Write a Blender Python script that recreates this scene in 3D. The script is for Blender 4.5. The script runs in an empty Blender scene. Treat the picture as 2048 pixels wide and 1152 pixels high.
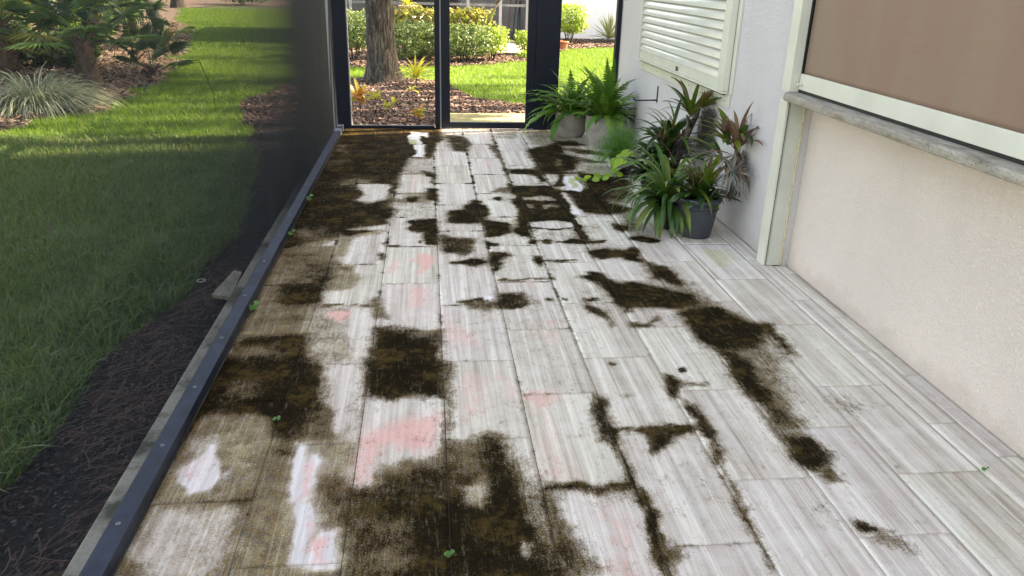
import bpy, math, random
import numpy as np
from mathutils import Vector, Matrix, noise as mnoise
R = math.radians
random.seed(7); rng = np.random.default_rng(11)
sc = bpy.context.scene
C = sc.collection

# ---------------------------------------------------------------- camera, sky, sun, exposure
cam_d = bpy.data.cameras.new('camera'); cam = bpy.data.objects.new('camera', cam_d); C.objects.link(cam)
right = Vector((0.99456815, -0.10094089, 0.02539953)); down = Vector((-0.01401708, -0.37168432, -0.92825335)); fwd = Vector((0.10313932, 0.92285519, -0.37108028))
M = Matrix.Identity(4)
for i in range(3):
    M[i][0] = right[i]; M[i][1] = -down[i]; M[i][2] = -fwd[i]
M[2][3] = 1.55
cam.matrix_world = M
cam_d.sensor_width = 36; cam_d.lens = 36 * 1574.77 / 2048
cam_d.clip_start = 0.05; cam_d.clip_end = 400
sc.camera = cam

SUN_AZ, SUN_EL = R(13), R(43)          # azimuth measured from +X (behind the house) towards +Y
sdir = Vector((math.cos(SUN_AZ) * math.cos(SUN_EL), math.sin(SUN_AZ) * math.cos(SUN_EL), math.sin(SUN_EL)))
w = bpy.data.worlds.new('World'); sc.world = w; w.use_nodes = True
nt = w.node_tree; nt.nodes.clear()
sky = nt.nodes.new('ShaderNodeTexSky'); sky.sky_type = 'NISHITA'; sky.sun_disc = False
sky.sun_elevation = SUN_EL; sky.sun_rotation = math.atan2(sdir.x, sdir.y)
sky.air_density = 1.0; sky.dust_density = 1.6; sky.ozone_density = 1.0
bg = nt.nodes.new('ShaderNodeBackground'); bg.inputs[1].default_value = 0.15
wo = nt.nodes.new('ShaderNodeOutputWorld')
nt.links.new(sky.outputs[0], bg.inputs[0]); nt.links.new(bg.outputs[0], wo.inputs[0])
sl = bpy.data.lights.new('sun', 'SUN'); sl.energy = 4.5; sl.angle = R(0.55); sl.color = (1, .98, .95)
sun = bpy.data.objects.new('sun', sl); C.objects.link(sun)
sun.rotation_euler = sdir.to_track_quat('Z', 'Y').to_euler(); sun.location = sdir * 40
sc.view_settings.view_transform = 'Standard'; sc.view_settings.look = 'None'
sc.view_settings.exposure = 2.93
if hasattr(sc.view_settings, 'use_white_balance'):
    sc.view_settings.use_white_balance = True; sc.view_settings.white_balance_temperature = 10500; sc.view_settings.white_balance_tint = 16   # camera set for open shade
sc.view_settings.gamma = 1.0; sc.view_settings.use_curve_mapping = False
try:
    sc.cycles.max_bounces = 8; sc.cycles.diffuse_bounces = 4; sc.cycles.transparent_max_bounces = 24
except Exception: pass

# ---------------------------------------------------------------- helpers
class NT:
    def __init__(s, name):
        s.m = bpy.data.materials.new(name); s.m.use_nodes = True; s.t = s.m.node_tree; s.t.nodes.clear()
        s.out = s.n('ShaderNodeOutputMaterial')
    def n(s, typ, **k):
        nd = s.t.nodes.new(typ)
        for a, b in k.items(): setattr(nd, a, b)
        return nd
    def l(s, a, b): s.t.links.new(a, b)
    def put(s, sock, v):
        if v is None: return
        if isinstance(v, bpy.types.NodeSocket): s.l(v, sock)
        elif isinstance(v, (tuple, list)):
            v = tuple(v); n = len(sock.default_value); sock.default_value = (v + (1,))[:n] if len(v) < n else v[:n]
        else: sock.default_value = v
    def math(s, op, a, b=None, c=None, clamp=False):
        nd = s.n('ShaderNodeMath', operation=op, use_clamp=clamp)
        s.put(nd.inputs[0], a); s.put(nd.inputs[1], b); s.put(nd.inputs[2], c); return nd.outputs[0]
    def mix(s, f, a, b, blend='MIX'):
        nd = s.n('ShaderNodeMix', data_type='RGBA', blend_type=blend)
        s.put(nd.inputs[0], f); s.put(nd.inputs[6], a); s.put(nd.inputs[7], b); return nd.outputs[2]
    def ss(s, v, lo, hi):
        nd = s.n('ShaderNodeMapRange', interpolation_type='SMOOTHSTEP')
        s.put(nd.inputs[0], v); nd.inputs[1].default_value = lo; nd.inputs[2].default_value = hi; return nd.outputs[0]
    def pos(s): return s.n('ShaderNodeNewGeometry').outputs['Position']
    def vec(s, v, sc_=(1, 1, 1), loc=(0, 0, 0), add=None):
        nd = s.n('ShaderNodeMapping'); s.put(nd.inputs[0], v); nd.inputs[3].default_value = sc_; nd.inputs[1].default_value = loc
        o = nd.outputs[0]
        if add is not None:
            a = s.n('ShaderNodeVectorMath', operation='ADD'); s.l(o, a.inputs[0]); s.l(add, a.inputs[1]); o = a.outputs[0]
        return o
    def noise(s, v, scale=1, detail=4, rough=.55, dist=0):
        nd = s.n('ShaderNodeTexNoise'); s.put(nd.inputs['Vector'], v)
        nd.inputs['Scale'].default_value = scale; nd.inputs['Detail'].default_value = detail
        nd.inputs['Roughness'].default_value = rough; nd.inputs['Distortion'].default_value = dist; return nd.outputs[0]
    def ramp(s, f, stops):
        nd = s.n('ShaderNodeValToRGB'); s.put(nd.inputs[0], f); e = nd.color_ramp.elements
        while len(e) < len(stops): e.new(.5)
        for i, (p, c) in enumerate(stops): e[i].position = p; e[i].color = tuple(c) + (1,)
        return nd.outputs[0]
    def bump(s, h, strength=.5, dist=.002):
        nd = s.n('ShaderNodeBump'); s.put(nd.inputs['Height'], h); nd.inputs['Strength'].default_value = strength; nd.inputs['Distance'].default_value = dist
        return nd.outputs[0]
    def bsdf(s, col, rough=.6, normal=None, spec=.5, metal=0, link=True):
        nd = s.n('ShaderNodeBsdfPrincipled'); s.put(nd.inputs['Base Color'], col); s.put(nd.inputs['Roughness'], rough)
        nd.inputs['Specular IOR Level'].default_value = spec; nd.inputs['Metallic'].default_value = metal
        if normal is not None: s.l(normal, nd.inputs['Normal'])
        if link: s.l(nd.outputs[0], s.out.inputs[0])
        return nd.outputs[0]
    def obj_rand(s): return s.n('ShaderNodeObjectInfo').outputs['Random']
    def island(s): return s.n('ShaderNodeNewGeometry').outputs['Random Per Island']

def link(name, me, mat=None, parent=None, loc=(0, 0, 0)):
    o = bpy.data.objects.new(name, me); C.objects.link(o); o.location = loc
    if mat is not None and me is not None and not me.materials: me.materials.append(mat)
    if parent: o.parent = parent
    return o
def np_mesh(V, F, smooth=False):
    V = np.asarray(V, dtype=np.float32).reshape(-1, 3); F = np.asarray(F, dtype=np.int32); k = F.shape[1]
    me = bpy.data.meshes.new('mesh'); me.vertices.add(len(V)); me.vertices.foreach_set('co', V.ravel())
    me.loops.add(F.size); me.loops.foreach_set('vertex_index', F.ravel())
    me.polygons.add(len(F)); me.polygons.foreach_set('loop_start', np.arange(0, F.size, k, dtype=np.int32))
    me.polygons.foreach_set('loop_total', np.full(len(F), k, dtype=np.int32))
    if smooth: me.polygons.foreach_set('use_smooth', np.ones(len(F), dtype=bool))
    me.update(calc_edges=True); return me
class MB:
    def __init__(s): s.v = []; s.f = []
    def add(s, vs, fs):
        b = len(s.v); s.v += [tuple(q) for q in vs]; s.f += [tuple(i + b for i in f) for f in fs]; return s
    def box(s, x0, x1, y0, y1, z0, z1, ch=0.0, tilt=None):
        if ch <= 0:
            vs = [(x, y, z) for z in (z0, z1) for y in (y0, y1) for x in (x0, x1)]
            fs = [(0, 2, 3, 1), (4, 5, 7, 6), (0, 1, 5, 4), (2, 6, 7, 3), (0, 4, 6, 2), (1, 3, 7, 5)]
        else:   # chamfered box
            import bmesh
            bm = bmesh.new(); bmesh.ops.create_cube(bm, size=1)
            for q in bm.verts: q.co = ((x0 + x1) / 2 + q.co.x * (x1 - x0), (y0 + y1) / 2 + q.co.y * (y1 - y0), (z0 + z1) / 2 + q.co.z * (z1 - z0))
            bmesh.ops.bevel(bm, geom=bm.edges[:], offset=ch, segments=2, affect='EDGES', profile=.6)
            bm.verts.index_update(); vs = [tuple(q.co) for q in bm.verts]; fs = [tuple(q.index for q in f.verts) for f in bm.faces]; bm.free()
        if tilt: vs = [tilt(Vector(q)) for q in vs]
        return s.add(vs, fs)
    def tube(s, pts, rad, seg=8, cap=True):
        pts = [Vector(q) for q in pts]; n = len(pts); rad = rad if isinstance(rad, (list, tuple)) else [rad] * n; vs = []; fs = []
        for i, q in enumerate(pts):
            t = (pts[min(i + 1, n - 1)] - pts[max(i - 1, 0)]).normalized()
            a = t.cross(Vector((0, 0, 1)) if abs(t.z) < .9 else Vector((1, 0, 0))).normalized(); b = t.cross(a)
            for k in range(seg):
                an = 2 * math.pi * k / seg; vs.append(q + (a * math.cos(an) + b * math.sin(an)) * rad[i])
        for i in range(n - 1):
            for k in range(seg): fs.append((i * seg + k, i * seg + (k + 1) % seg, (i + 1) * seg + (k + 1) % seg, (i + 1) * seg + k))
        if cap: fs.append(tuple(range(seg))[::-1]); fs.append(tuple((n - 1) * seg + k for k in range(seg)))
        return s.add(vs, fs)
    def lathe(s, prof, seg=48, c=(0, 0, 0)):
        n = len(prof); vs = [(c[0] + r * math.cos(2 * math.pi * k / seg), c[1] + r * math.sin(2 * math.pi * k / seg), c[2] + z) for r, z in prof for k in range(seg)]
        fs = [(i * seg + k, i * seg + (k + 1) % seg, (i + 1) * seg + (k + 1) % seg, (i + 1) * seg + k) for i in range(n - 1) for k in range(seg)]
        return s.add(vs, fs)
    def build(s, name, mat, parent=None, loc=(0, 0, 0), smooth=False):
        me = bpy.data.meshes.new(name); me.from_pydata(s.v, [], s.f); me.update()
        if smooth: me.polygons.foreach_set('use_smooth', [True] * len(me.polygons))
        return link(name, me, mat, parent, loc)
def tag(o, label=None, cat=None, group=None, kind=None):
    if label: o['label'] = label
    if cat: o['category'] = cat
    if group: o['group'] = group
    if kind: o['kind'] = kind
    return o
def thing(name, label, cat, loc=(0, 0, 0), group=None):
    return tag(link(name, None, loc=loc), label, cat, group)
def struct(o): o['kind'] = 'structure'; return o

# ---------------------------------------------------------------- materials
def simple(name, col, rough=.5, var=.12, vs=30, bump=0, spec=.5, metal=0, bs=None):
    n = NT(name); p = n.pos(); f = n.noise(p, vs, 5)
    dark = tuple(c * (1 - var * 2) for c in col); lite = tuple(min(1, c * (1 + var)) for c in col)
    nm = n.bump(n.noise(p, bs or vs * 3, 4), .5, bump) if bump else None
    n.bsdf(n.ramp(f, [(.3, dark), (.7, lite)]), rough, nm, spec, metal); return n.m
M_ = {}
M_['frame'] = simple('dark_bronze_aluminium', (.0045, .009, .020), .38, .15, 6, .0002, spec=.22)
M_['rail'] = simple('dusty_dark_aluminium', (.020, .031, .056), .45, .22, 14, .0002, spec=.3)
M_['frame2'] = simple('grey_aluminium', (.30, .32, .35), .4, .08, 6)
M_['cream'] = simple('cream_aluminium', (.60, .61, .53), .3, .04, 5)
M_['slat'] = simple('glossy_cream_slat', (.60, .61, .54), .16, .03, 5, spec=.6)
M_['cream2'] = simple('grey_cream_aluminium', (.50, .52, .46), .35, .05, 5)
M_['gap'] = simple('gap_black', (.008, .008, .009), .6)  # near-black stands in for the darkness inside narrow gaps
M_['groove'] = simple('blue_grey_groove', (.035, .05, .065), .5)
M_['caulk'] = simple('yellowed_caulk', (.62, .54, .33), .6, .15, 40)
M_['steel'] = simple('screw_steel', (.16, .17, .19), .3, .2, 100, metal=.7)
M_['brass'] = simple('tarnished_screw', (.16, .14, .10), .45, .2, 100)
M_['potg'] = simple('grey_fibre_clay', (.30, .275, .26), .75, .16, 9, .0006, bs=180)
M_['potd'] = simple('slate_plastic', (.036, .042, .056), .42, .12, 12, .0002)
M_['potb'] = simple('black_plastic', (.010, .011, .012), .45, .2, 30)
M_['soil'] = simple('potting_soil', (.020, .014, .009), .95, .4, 60, .006)
M_['wood'] = simple('grey_driftwood', (.085, .068, .055), .85, .35, 50, .004, bs=90)
M_['moss'] = simple('spanish_moss', (.15, .14, .125), .9, .3, 60)
M_['twig'] = simple('dry_twig', (.035, .026, .02), .8, .3, 40)
M_['black_iron'] = simple('black_iron', (.012, .010, .012), .45, .3, 40)
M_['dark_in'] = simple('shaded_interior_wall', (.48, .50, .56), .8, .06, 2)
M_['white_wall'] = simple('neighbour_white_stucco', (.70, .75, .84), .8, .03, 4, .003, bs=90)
M_['brick'] = simple('pale_brick', (.42, .30, .24), .85, .2, 12, .003)
M_['terra'] = simple('terracotta', (.42, .15, .08), .8, .2, 12)
M_['tool'] = simple('dark_tool', (.03, .028, .03), .5, .2, 12)
M_['tool_red'] = simple('red_tool_handle', (.24, .05, .04), .5, .2, 12)

def concrete(name, col, moss=.4):
    n = NT(name); p = n.pos(); a = n.noise(p, 3, 6, .65); b = n.noise(p, 60, 6, .6)
    c = n.ramp(b, [(.3, tuple(x * .75 for x in col)), (.7, col)])
    c = n.mix(n.math('MULTIPLY', n.ss(a, .45, .62), moss), c, (.045, .045, .022))
    n.bsdf(c, .85, n.bump(b, .6, .003)); return n.m
M_['concrete'] = concrete('mossy_concrete', (.46, .43, .36), .9)
M_['path'] = concrete('pale_concrete', (.52, .48, .44), .15)
M_['step'] = concrete('algae_step', (.30, .29, .14), .35)
M_['grout'] = concrete('grout', (.05, .04, .028), .5)

def stucco(name, col):
    n = NT(name); p = n.pos()
    v = n.n('ShaderNodeTexVoronoi', feature='SMOOTH_F1'); n.put(v.inputs['Vector'], n.vec(p, (1, .75, 1))); v.inputs['Scale'].default_value = 150
    a = n.noise(n.vec(p, (1, .8, 1)), 118, 5, .6, .6); b = n.noise(p, 1.6, 5, .6); g = n.noise(p, 320, 2)
    h = n.math('ADD', n.math('MULTIPLY', n.ss(a, .35, .65), 1.0), n.math('ADD', n.math('MULTIPLY', v.outputs[0], .5), n.math('MULTIPLY', g, .25)))
    c = n.ramp(b, [(.3, tuple(x * .9 for x in col)), (.7, col)])
    c = n.mix(n.ss(a, .30, .42), n.mix(.35, c, (.3, .28, .27)), c)
    z_ = n.n('ShaderNodeSeparateXYZ'); n.l(p, z_.inputs[0]); low = n.math('SUBTRACT', 1.0, n.ss(n.math('ADD', z_.outputs[2], n.math('MULTIPLY', n.math('SUBTRACT', n.noise(p, 9, 5, .7), .5), .30)), .0, .13))
    c = n.mix(n.math('MULTIPLY', low, .2), c, (.26, .20, .14)); drip = n.math('MULTIPLY', n.ss(n.noise(n.vec(p, (1, 9, .5)), 1.6, 5, .7), .52, .72), n.ss(z_.outputs[2], .35, .95))
    c = n.mix(n.math('MULTIPLY', drip, .10), c, (.46, .36, .22))
    n.bsdf(c, .82, n.bump(h, .75, .0042), spec=.3); return n.m
M_['stucco'] = stucco('cool_white_stucco', (.64, .625, .63))
M_['stucco2'] = stucco('warm_cream_stucco', (.75, .66, .605))

n = NT('travertine_counter'); p = n.pos(); a = n.noise(n.vec(p, (1, .35, 1)), 22, 8, .7); pit = n.noise(p, 150, 3, .6)
c = n.ramp(a, [(.28, (.11, .095, .075)), (.45, (.27, .24, .195)), (.6, (.36, .33, .28)), (.75, (.44, .41, .36))])
c = n.mix(n.ss(pit, .60, .68), c, (.10, .07, .05)); n.bsdf(c, .7, n.bump(n.math('SUBTRACT', a, n.math('MULTIPLY', n.ss(pit, .58, .68), .8)), .8, .006)); M_['counter'] = n.m

n = NT('brown_screen_fabric'); p = n.pos()
wv = n.n('ShaderNodeTexWave', wave_type='BANDS', bands_direction='Z'); n.put(wv.inputs[0], p); wv.inputs['Scale'].default_value = 160; wv.inputs['Distortion'].default_value = .6
wy = n.n('ShaderNodeTexWave', wave_type='BANDS', bands_direction='Y'); n.put(wy.inputs[0], p); wy.inputs['Scale'].default_value = 150; wy.inputs['Distortion'].default_value = .6
th = n.noise(n.vec(p, (1, 2, 190)), 1, 3, .7); lo = n.noise(n.vec(p, (1, 2.2, .6)), 2, 3)
c = n.ramp(th, [(.3, (.225, .132, .095)), (.7, (.255, .155, .114))]); c = n.mix(n.math('MULTIPLY', wv.outputs[1], .18), c, (.36, .27, .2)); c = n.mix(n.math('MULTIPLY', wy.outputs[1], .15), c, (.16, .10, .08))
c = n.mix(n.math('MULTIPLY', n.ss(lo, .4, .7), .25), c, (.26, .24, .16))
n.bsdf(c, .62, n.bump(n.math('ADD', wv.outputs[1], wy.outputs[1]), .3, .0006), spec=.35); M_['fabric'] = n.m

def mesh_screen(name, base, thick, col):
    # woven insect mesh: the share of light that passes falls as the cloth is seen more edge-on
    n = NT(name); g = n.n('ShaderNodeNewGeometry'); d = n.n('ShaderNodeVectorMath', operation='DOT_PRODUCT')
    n.l(g.outputs['Incoming'], d.inputs[0]); n.l(g.outputs['Normal'], d.inputs[1])
    cs = n.math('MAXIMUM', n.math('ABSOLUTE', d.outputs['Value']), .02)
    T = n.math('MULTIPLY', n.math('POWER', n.math('SUBTRACT', 1.0, n.math('DIVIDE', thick, cs), clamp=True), 1.2), base)
    dirt = n.ss(n.noise(n.vec(g.outputs['Position'], (1, 1.2, .5)), 4, 6, .65), .35, .75)
    T = n.math('MULTIPLY', T, n.math('SUBTRACT', 1.0, n.math('MULTIPLY', dirt, .12)))
    tr = n.n('ShaderNodeBsdfTransparent'); df = n.bsdf(n.mix(dirt, col, tuple(min(1, q * 1.5) for q in col)), .7, spec=.08, link=False)
    mx = n.n('ShaderNodeMixShader'); n.l(T, mx.inputs[0]); n.l(df, mx.inputs[1]); n.l(tr.outputs[0], mx.inputs[2]); n.l(mx.outputs[0], n.out.inputs[0]); return n.m
M_['screen'] = mesh_screen('dark_insect_screen', .84, .150, (.009, .015, .023))
M_['screen2'] = mesh_screen('far_insect_screen', .98, .04, (.05, .055, .065))
n = NT('window_glass'); g = n.bsdf((.05, .06, .07), .05, spec=.6); M_['glass'] = n.m

def leafm(name, cols, rough=.45, trans=.35, tcol=None, rand='island', spec=.4):
    n = NT(name); r_ = n.island() if rand == 'island' else n.obj_rand()
    p = n.pos(); f = n.math('ADD', n.math('MULTIPLY', r_, .8), n.math('MULTIPLY', n.noise(p, 25, 3), .25), clamp=True)
    k = len(cols); c = n.ramp(f, [((i + .5) / k, q) for i, q in enumerate(cols)])
    b = n.bsdf(c, rough, spec=spec, link=False); t = n.n('ShaderNodeBsdfTranslucent')
    n.l(n.mix(.6, c, tcol or (.25, .32, .04)), t.inputs[0])
    mx = n.n('ShaderNodeMixShader'); mx.inputs[0].default_value = trans; n.l(b, mx.inputs[1]); n.l(t.outputs[0], mx.inputs[2]); n.l(mx.outputs[0], n.out.inputs[0]); return n.m
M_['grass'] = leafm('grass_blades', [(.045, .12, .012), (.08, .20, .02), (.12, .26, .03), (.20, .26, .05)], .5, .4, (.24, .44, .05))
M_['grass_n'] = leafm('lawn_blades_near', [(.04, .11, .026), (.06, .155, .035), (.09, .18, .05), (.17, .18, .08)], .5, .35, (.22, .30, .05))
M_['liriope'] = leafm('variegated_blades', [(.07, .11, .06), (.16, .22, .14), (.30, .36, .26), (.42, .44, .34)], .5, .3, (.3, .35, .15))
M_['fern'] = leafm('fern_green', [(.045, .14, .02), (.085, .22, .03), (.16, .32, .055)], .5, .35, (.10, .22, .03), 'obj')
M_['fern2'] = leafm('asparagus_green', [(.04, .15, .025), (.06, .22, .03), (.10, .30, .04)], .6, .35, (.10, .30, .03))
M_['strap'] = leafm('strap_leaf_green', [(.022, .075, .018), (.04, .115, .022), (.075, .16, .03), (.13, .17, .03)], .3, .25, (.12, .24, .03), 'obj')
M_['brom'] = leafm('bromeliad_green', [(.014, .045, .013), (.026, .075, .018), (.055, .12, .02)], .28, .2, (.08, .18, .03), 'obj')
M_['bromy'] = leafm('olive_bromeliad', [(.05, .10, .015), (.10, .15, .02), (.16, .17, .03), (.14, .07, .03)], .35, .3, (.22, .3, .03), 'obj')
M_['dry'] = leafm('dead_leaf_tan', [(.16, .085, .05), (.24, .145, .09), (.11, .05, .035), (.32, .21, .14)], .7, .2, (.3, .15, .08), 'obj')
M_['purple'] = leafm('dark_purple_leaf', [(.022, .014, .020), (.035, .022, .028), (.05, .04, .035)], .35, .1, (.06, .03, .03), 'obj')
M_['silver'] = leafm('silver_air_plant', [(.22, .25, .23), (.32, .35, .33), (.17, .20, .18)], .7, .15, (.25, .3, .22), 'obj')
M_['pothos'] = leafm('yellow_green_leaf', [(.17, .34, .02), (.26, .42, .03), (.20, .38, .04)], .4, .35, (.35, .5, .05), 'obj')
M_['weed'] = leafm('sprout_green', [(.05, .17, .035), (.08, .23, .05)], .45, .3, (.2, .4, .08), 'obj')
M_['hedge'] = leafm('hedge_leaf', [(.03, .075, .018), (.05, .11, .025), (.10, .17, .05), (.26, .30, .18)], .35, .35, (.2, .32, .06))
M_['hedge_l'] = leafm('light_shrub_leaf', [(.10, .20, .03), (.16, .28, .04), (.25, .36, .08)], .4, .45, (.35, .5, .06))
M_['croton'] = leafm('croton_leaf', [(.06, .11, .02), (.13, .05, .025), (.26, .34, .05), (.07, .11, .025), (.22, .12, .04), (.12, .21, .03)], .35, .35, (.32, .36, .06))
M_['oak'] = leafm('oak_leaf', [(.03, .07, .015), (.05, .10, .02), (.08, .13, .03)], .5, .3)
M_['palm'] = leafm('palmetto_leaf', [(.03, .085, .045), (.05, .13, .055), (.09, .18, .06)], .4, .3, (.15, .25, .05), 'obj')
M_['palmy'] = leafm('yellowing_palm_leaf', [(.22, .24, .07), (.14, .19, .05), (.30, .27, .12)], .5, .35, (.4, .4, .1), 'obj')
M_['agave'] = leafm('striped_agave', [(.16, .22, .10), (.30, .34, .16), (.42, .42, .22)], .4, .2, (.3, .35, .1), 'obj')
M_['ti'] = leafm('variegated_leaf', [(.16, .24, .03), (.34, .36, .04), (.46, .42, .06), (.10, .16, .03)], .35, .5, (.65, .62, .05), 'obj')
M_['ti_r'] = leafm('orange_leaf', [(.40, .12, .03), (.46, .26, .05), (.30, .07, .04)], .35, .45, (.7, .3, .05), 'obj')
M_['chips'] = leafm('mulch_chips', [(.04, .022, .018), (.085, .052, .042), (.135, .088, .075), (.22, .16, .14)], .9, .02)
M_['chips_d'] = leafm('dark_mulch', [(.012, .008, .008), (.022, .015, .014), (.036, .025, .024), (.09, .07, .065)], .9, .02)  # darker copy of the mulch chip colours for the curb strip
M_['needle'] = leafm('pine_needles', [(.05, .025, .018), (.09, .04, .026), (.15, .07, .045)], .7, .05)
M_['deadleaf'] = leafm('fallen_leaf', [(.10, .065, .045), (.17, .12, .085), (.27, .22, .17)], .8, .05, (.25, .17, .1))

n = NT('oak_bark'); p = n.pos(); a = n.noise(n.vec(p, (1, 1, .20)), 24, 7, .72, .8); b = n.noise(p, 5, 4)
c = n.ramp(a, [(.38, (.004, .0035, .003)), (.49, (.030, .024, .020)), (.60, (.115, .10, .085))]); c = n.mix(n.math('MULTIPLY', n.ss(b, .5, .7), .3), c, (.07, .08, .05))
n.bsdf(c, .9, n.bump(a, .9, .02)); M_['bark'] = n.m
n = NT('palm_trunk'); p = n.pos(); a = n.noise(n.vec(p, (1, 1, 1.6)), 26, 6, .7, 1.5)
n.bsdf(n.ramp(a, [(.3, (.03, .022, .016)), (.6, (.14, .095, .07)), (.8, (.34, .26, .2))]), .9, n.bump(a, .9, .02)); M_['palmtrunk'] = n.m
n = NT('mossy_bark'); p = n.pos(); a = n.noise(p, 30, 6, .7); b = n.noise(p, 9, 3)
c = n.ramp(a, [(.35, (.06, .045, .03)), (.6, (.26, .2, .13))]); n.bsdf(n.mix(n.ss(b, .4, .55), c, (.20, .24, .03)), .9, n.bump(a, .9, .01)); M_['mossbark'] = n.m

n = NT('lawn_soil'); p = n.pos(); a = n.noise(p, 9, 8, .7); b = n.noise(p, .7, 3)
c = n.ramp(a, [(.3, (.022, .036, .010)), (.6, (.050, .085, .018)), (.8, (.10, .12, .035))]); n.bsdf(n.mix(n.math('MULTIPLY', n.ss(b, .45, .7), .35), c, (.11, .12, .04)), .9, n.bump(n.noise(p, 70, 4), .8, .02)); M_['lawn'] = n.m
def mulch(name, cs):
    n = NT(name); p = n.pos(); a = n.noise(p, 45, 7, .75, .4); n.bsdf(n.ramp(a, cs), .95, n.bump(a, 1, .02)); return n.m
M_['mulch'] = mulch('mulch_ground', [(.3, (.03, .018, .014)), (.55, (.11, .07, .052)), (.75, (.24, .17, .14))])
M_['mulch_d'] = mulch('dark_mulch_ground', [(.3, (.005, .004, .004)), (.55, (.015, .010, .010)), (.75, (.035, .025, .023))])  # darker copy of the mulch ground for the curb strip
M_['litter'] = mulch('leaf_litter', [(.3, (.03, .022, .017)), (.55, (.14, .10, .08)), (.75, (.30, .23, .19))])

# ---------------------------------------------------------------- vein-cut travertine tile with mould, algae film, pink stains
n = NT('stained_travertine_tile'); geo = n.n('ShaderNodeNewGeometry'); p = geo.outputs['Position']
rnd = n.obj_rand(); cb = n.n('ShaderNodeCombineXYZ'); n.put(cb.inputs[0], n.math('MULTIPLY', rnd, 57.0)); n.put(cb.inputs[1], n.math('MULTIPLY', rnd, 31.0)); n.put(cb.inputs[2], n.math('MULTIPLY', rnd, 17.0))
gr = n.n('ShaderNodeAttribute', attribute_name='grime'); sx = n.n('ShaderNodeSeparateColor'); n.l(gr.outputs['Color'], sx.inputs[0])
gw = n.n('ShaderNodeAttribute', attribute_name='bleach'); sw = n.n('ShaderNodeSeparateColor'); n.l(gw.outputs['Color'], sw.inputs[0])
aK, aO, aP = sx.outputs; aW, aY, aE = sw.outputs
warp = n.vec(p, (1, 1, 1))
s1 = n.noise(n.vec(p, (30, .9, 1), add=cb.outputs[0]), 1, 5, .6, .25)
s2 = n.noise(n.vec(p, (110, 1.1, 1), add=cb.outputs[0]), 1, 4, .62)
s3 = n.noise(n.vec(p, (9, .5, 1), add=cb.outputs[0]), 1, 2, .5)
st = n.math('ADD', n.math('MULTIPLY', s1, .55), n.math('ADD', n.math('MULTIPLY', s2, .3), n.math('MULTIPLY', s3, .15)))
stone = n.ramp(st, [(.35, (.25, .20, .16)), (.43, (.46, .40, .34)), (.51, (.63, .585, .51)), (.60, (.88, .84, .75))])
hue = n.ramp(n.math('FRACT', n.math('MULTIPLY', rnd, 7.3)), [(.15, (.70, .68, .54)), (.45, (.66, .58, .52)), (.75, (.74, .66, .65))])
stone = n.mix(.34, stone, n.mix(.6, hue, stone, 'MULTIPLY'))
stone = n.mix(n.math('MULTIPLY', rnd, .22), stone, (.53, .46, .41))
blot = n.noise(p, 7, 5, .6); stone = n.mix(n.math('MULTIPLY', n.ss(blot, .42, .7), .3), stone, (.76, .73, .69))
fine = n.noise(n.vec(p, (1.5, 1, 1)), 240, 4, .7)
stone = n.mix(n.math('MULTIPLY', n.ss(fine, .54, .66), .45), stone, (.25, .21, .16))
clean = n.mix(n.ss(s1, .4, .6), (.62, .60, .60), (.80, .78, .78))
nz = n.noise(n.vec(p, (1.35, 1, 1)), 38, 9, .80, .3)            # breaks up every edge
nz2 = n.noise(n.vec(p, (3.2, .8, 1)), 22, 8, .72)                # along the vein
nzl = n.noise(p, 13, 6, .6)
gran = n.noise(n.vec(p, (1.2, 1, 1)), 170, 3, .75)
nzs = n.math('ADD', n.math('MULTIPLY', nz, .35), n.math('ADD', n.math('MULTIPLY', nz2, .22), n.math('ADD', n.math('MULTIPLY', nzl, .20), n.math('MULTIPLY', gran, .23))))
def brk(a, amp, lo, hi, nn=None): return n.ss(n.math('ADD', a, n.math('MULTIPLY', n.math('SUBTRACT', nn or nzs, .5), amp)), lo, hi)
fW = brk(aW, 2.0, .42, .62); col = n.mix(n.math('MULTIPLY', fW, .9), stone, clean)
fP = brk(aP, 2.0, -.02, .85, nz2); col = n.mix(n.math('MULTIPLY', fP, .8), col, (.78, .40, .355))
fY = brk(aY, 1.2, .2, .9); col = n.mix(n.math('MULTIPLY', fY, .8), col, (.42, .44, .16))
film = n.ramp(n.math('ADD', n.math('MULTIPLY', nz, .5), n.math('MULTIPLY', n.noise(p, 5.5, 6, .62), .5)), [(.38, (.055, .034, .006)), (.46, (.14, .092, .020)), (.53, (.25, .180, .055)), (.62, (.40, .345, .19))])
film = n.mix(n.math('MULTIPLY', n.ss(n.math('ADD', aK, n.math('MULTIPLY', n.math('SUBTRACT', nzl, .5), 1.2)), .06, .34), .92), film, n.ramp(nz, [(.38, (.014, .008, .002)), (.49, (.080, .043, .008)), (.59, (.23, .135, .030))]))
film = n.mix(n.math('MULTIPLY', n.ss(gran, .50, .64), .75), film, (.030, .022, .009)); film = n.mix(n.math('MULTIPLY', n.math('SUBTRACT', 1.0, n.ss(gran, .36, .46)), .5), film, (.42, .36, .22))
fO = brk(aO, 2.8, .24, .84); col = n.mix(n.math('MULTIPLY', fO, .88), col, film)
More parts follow.
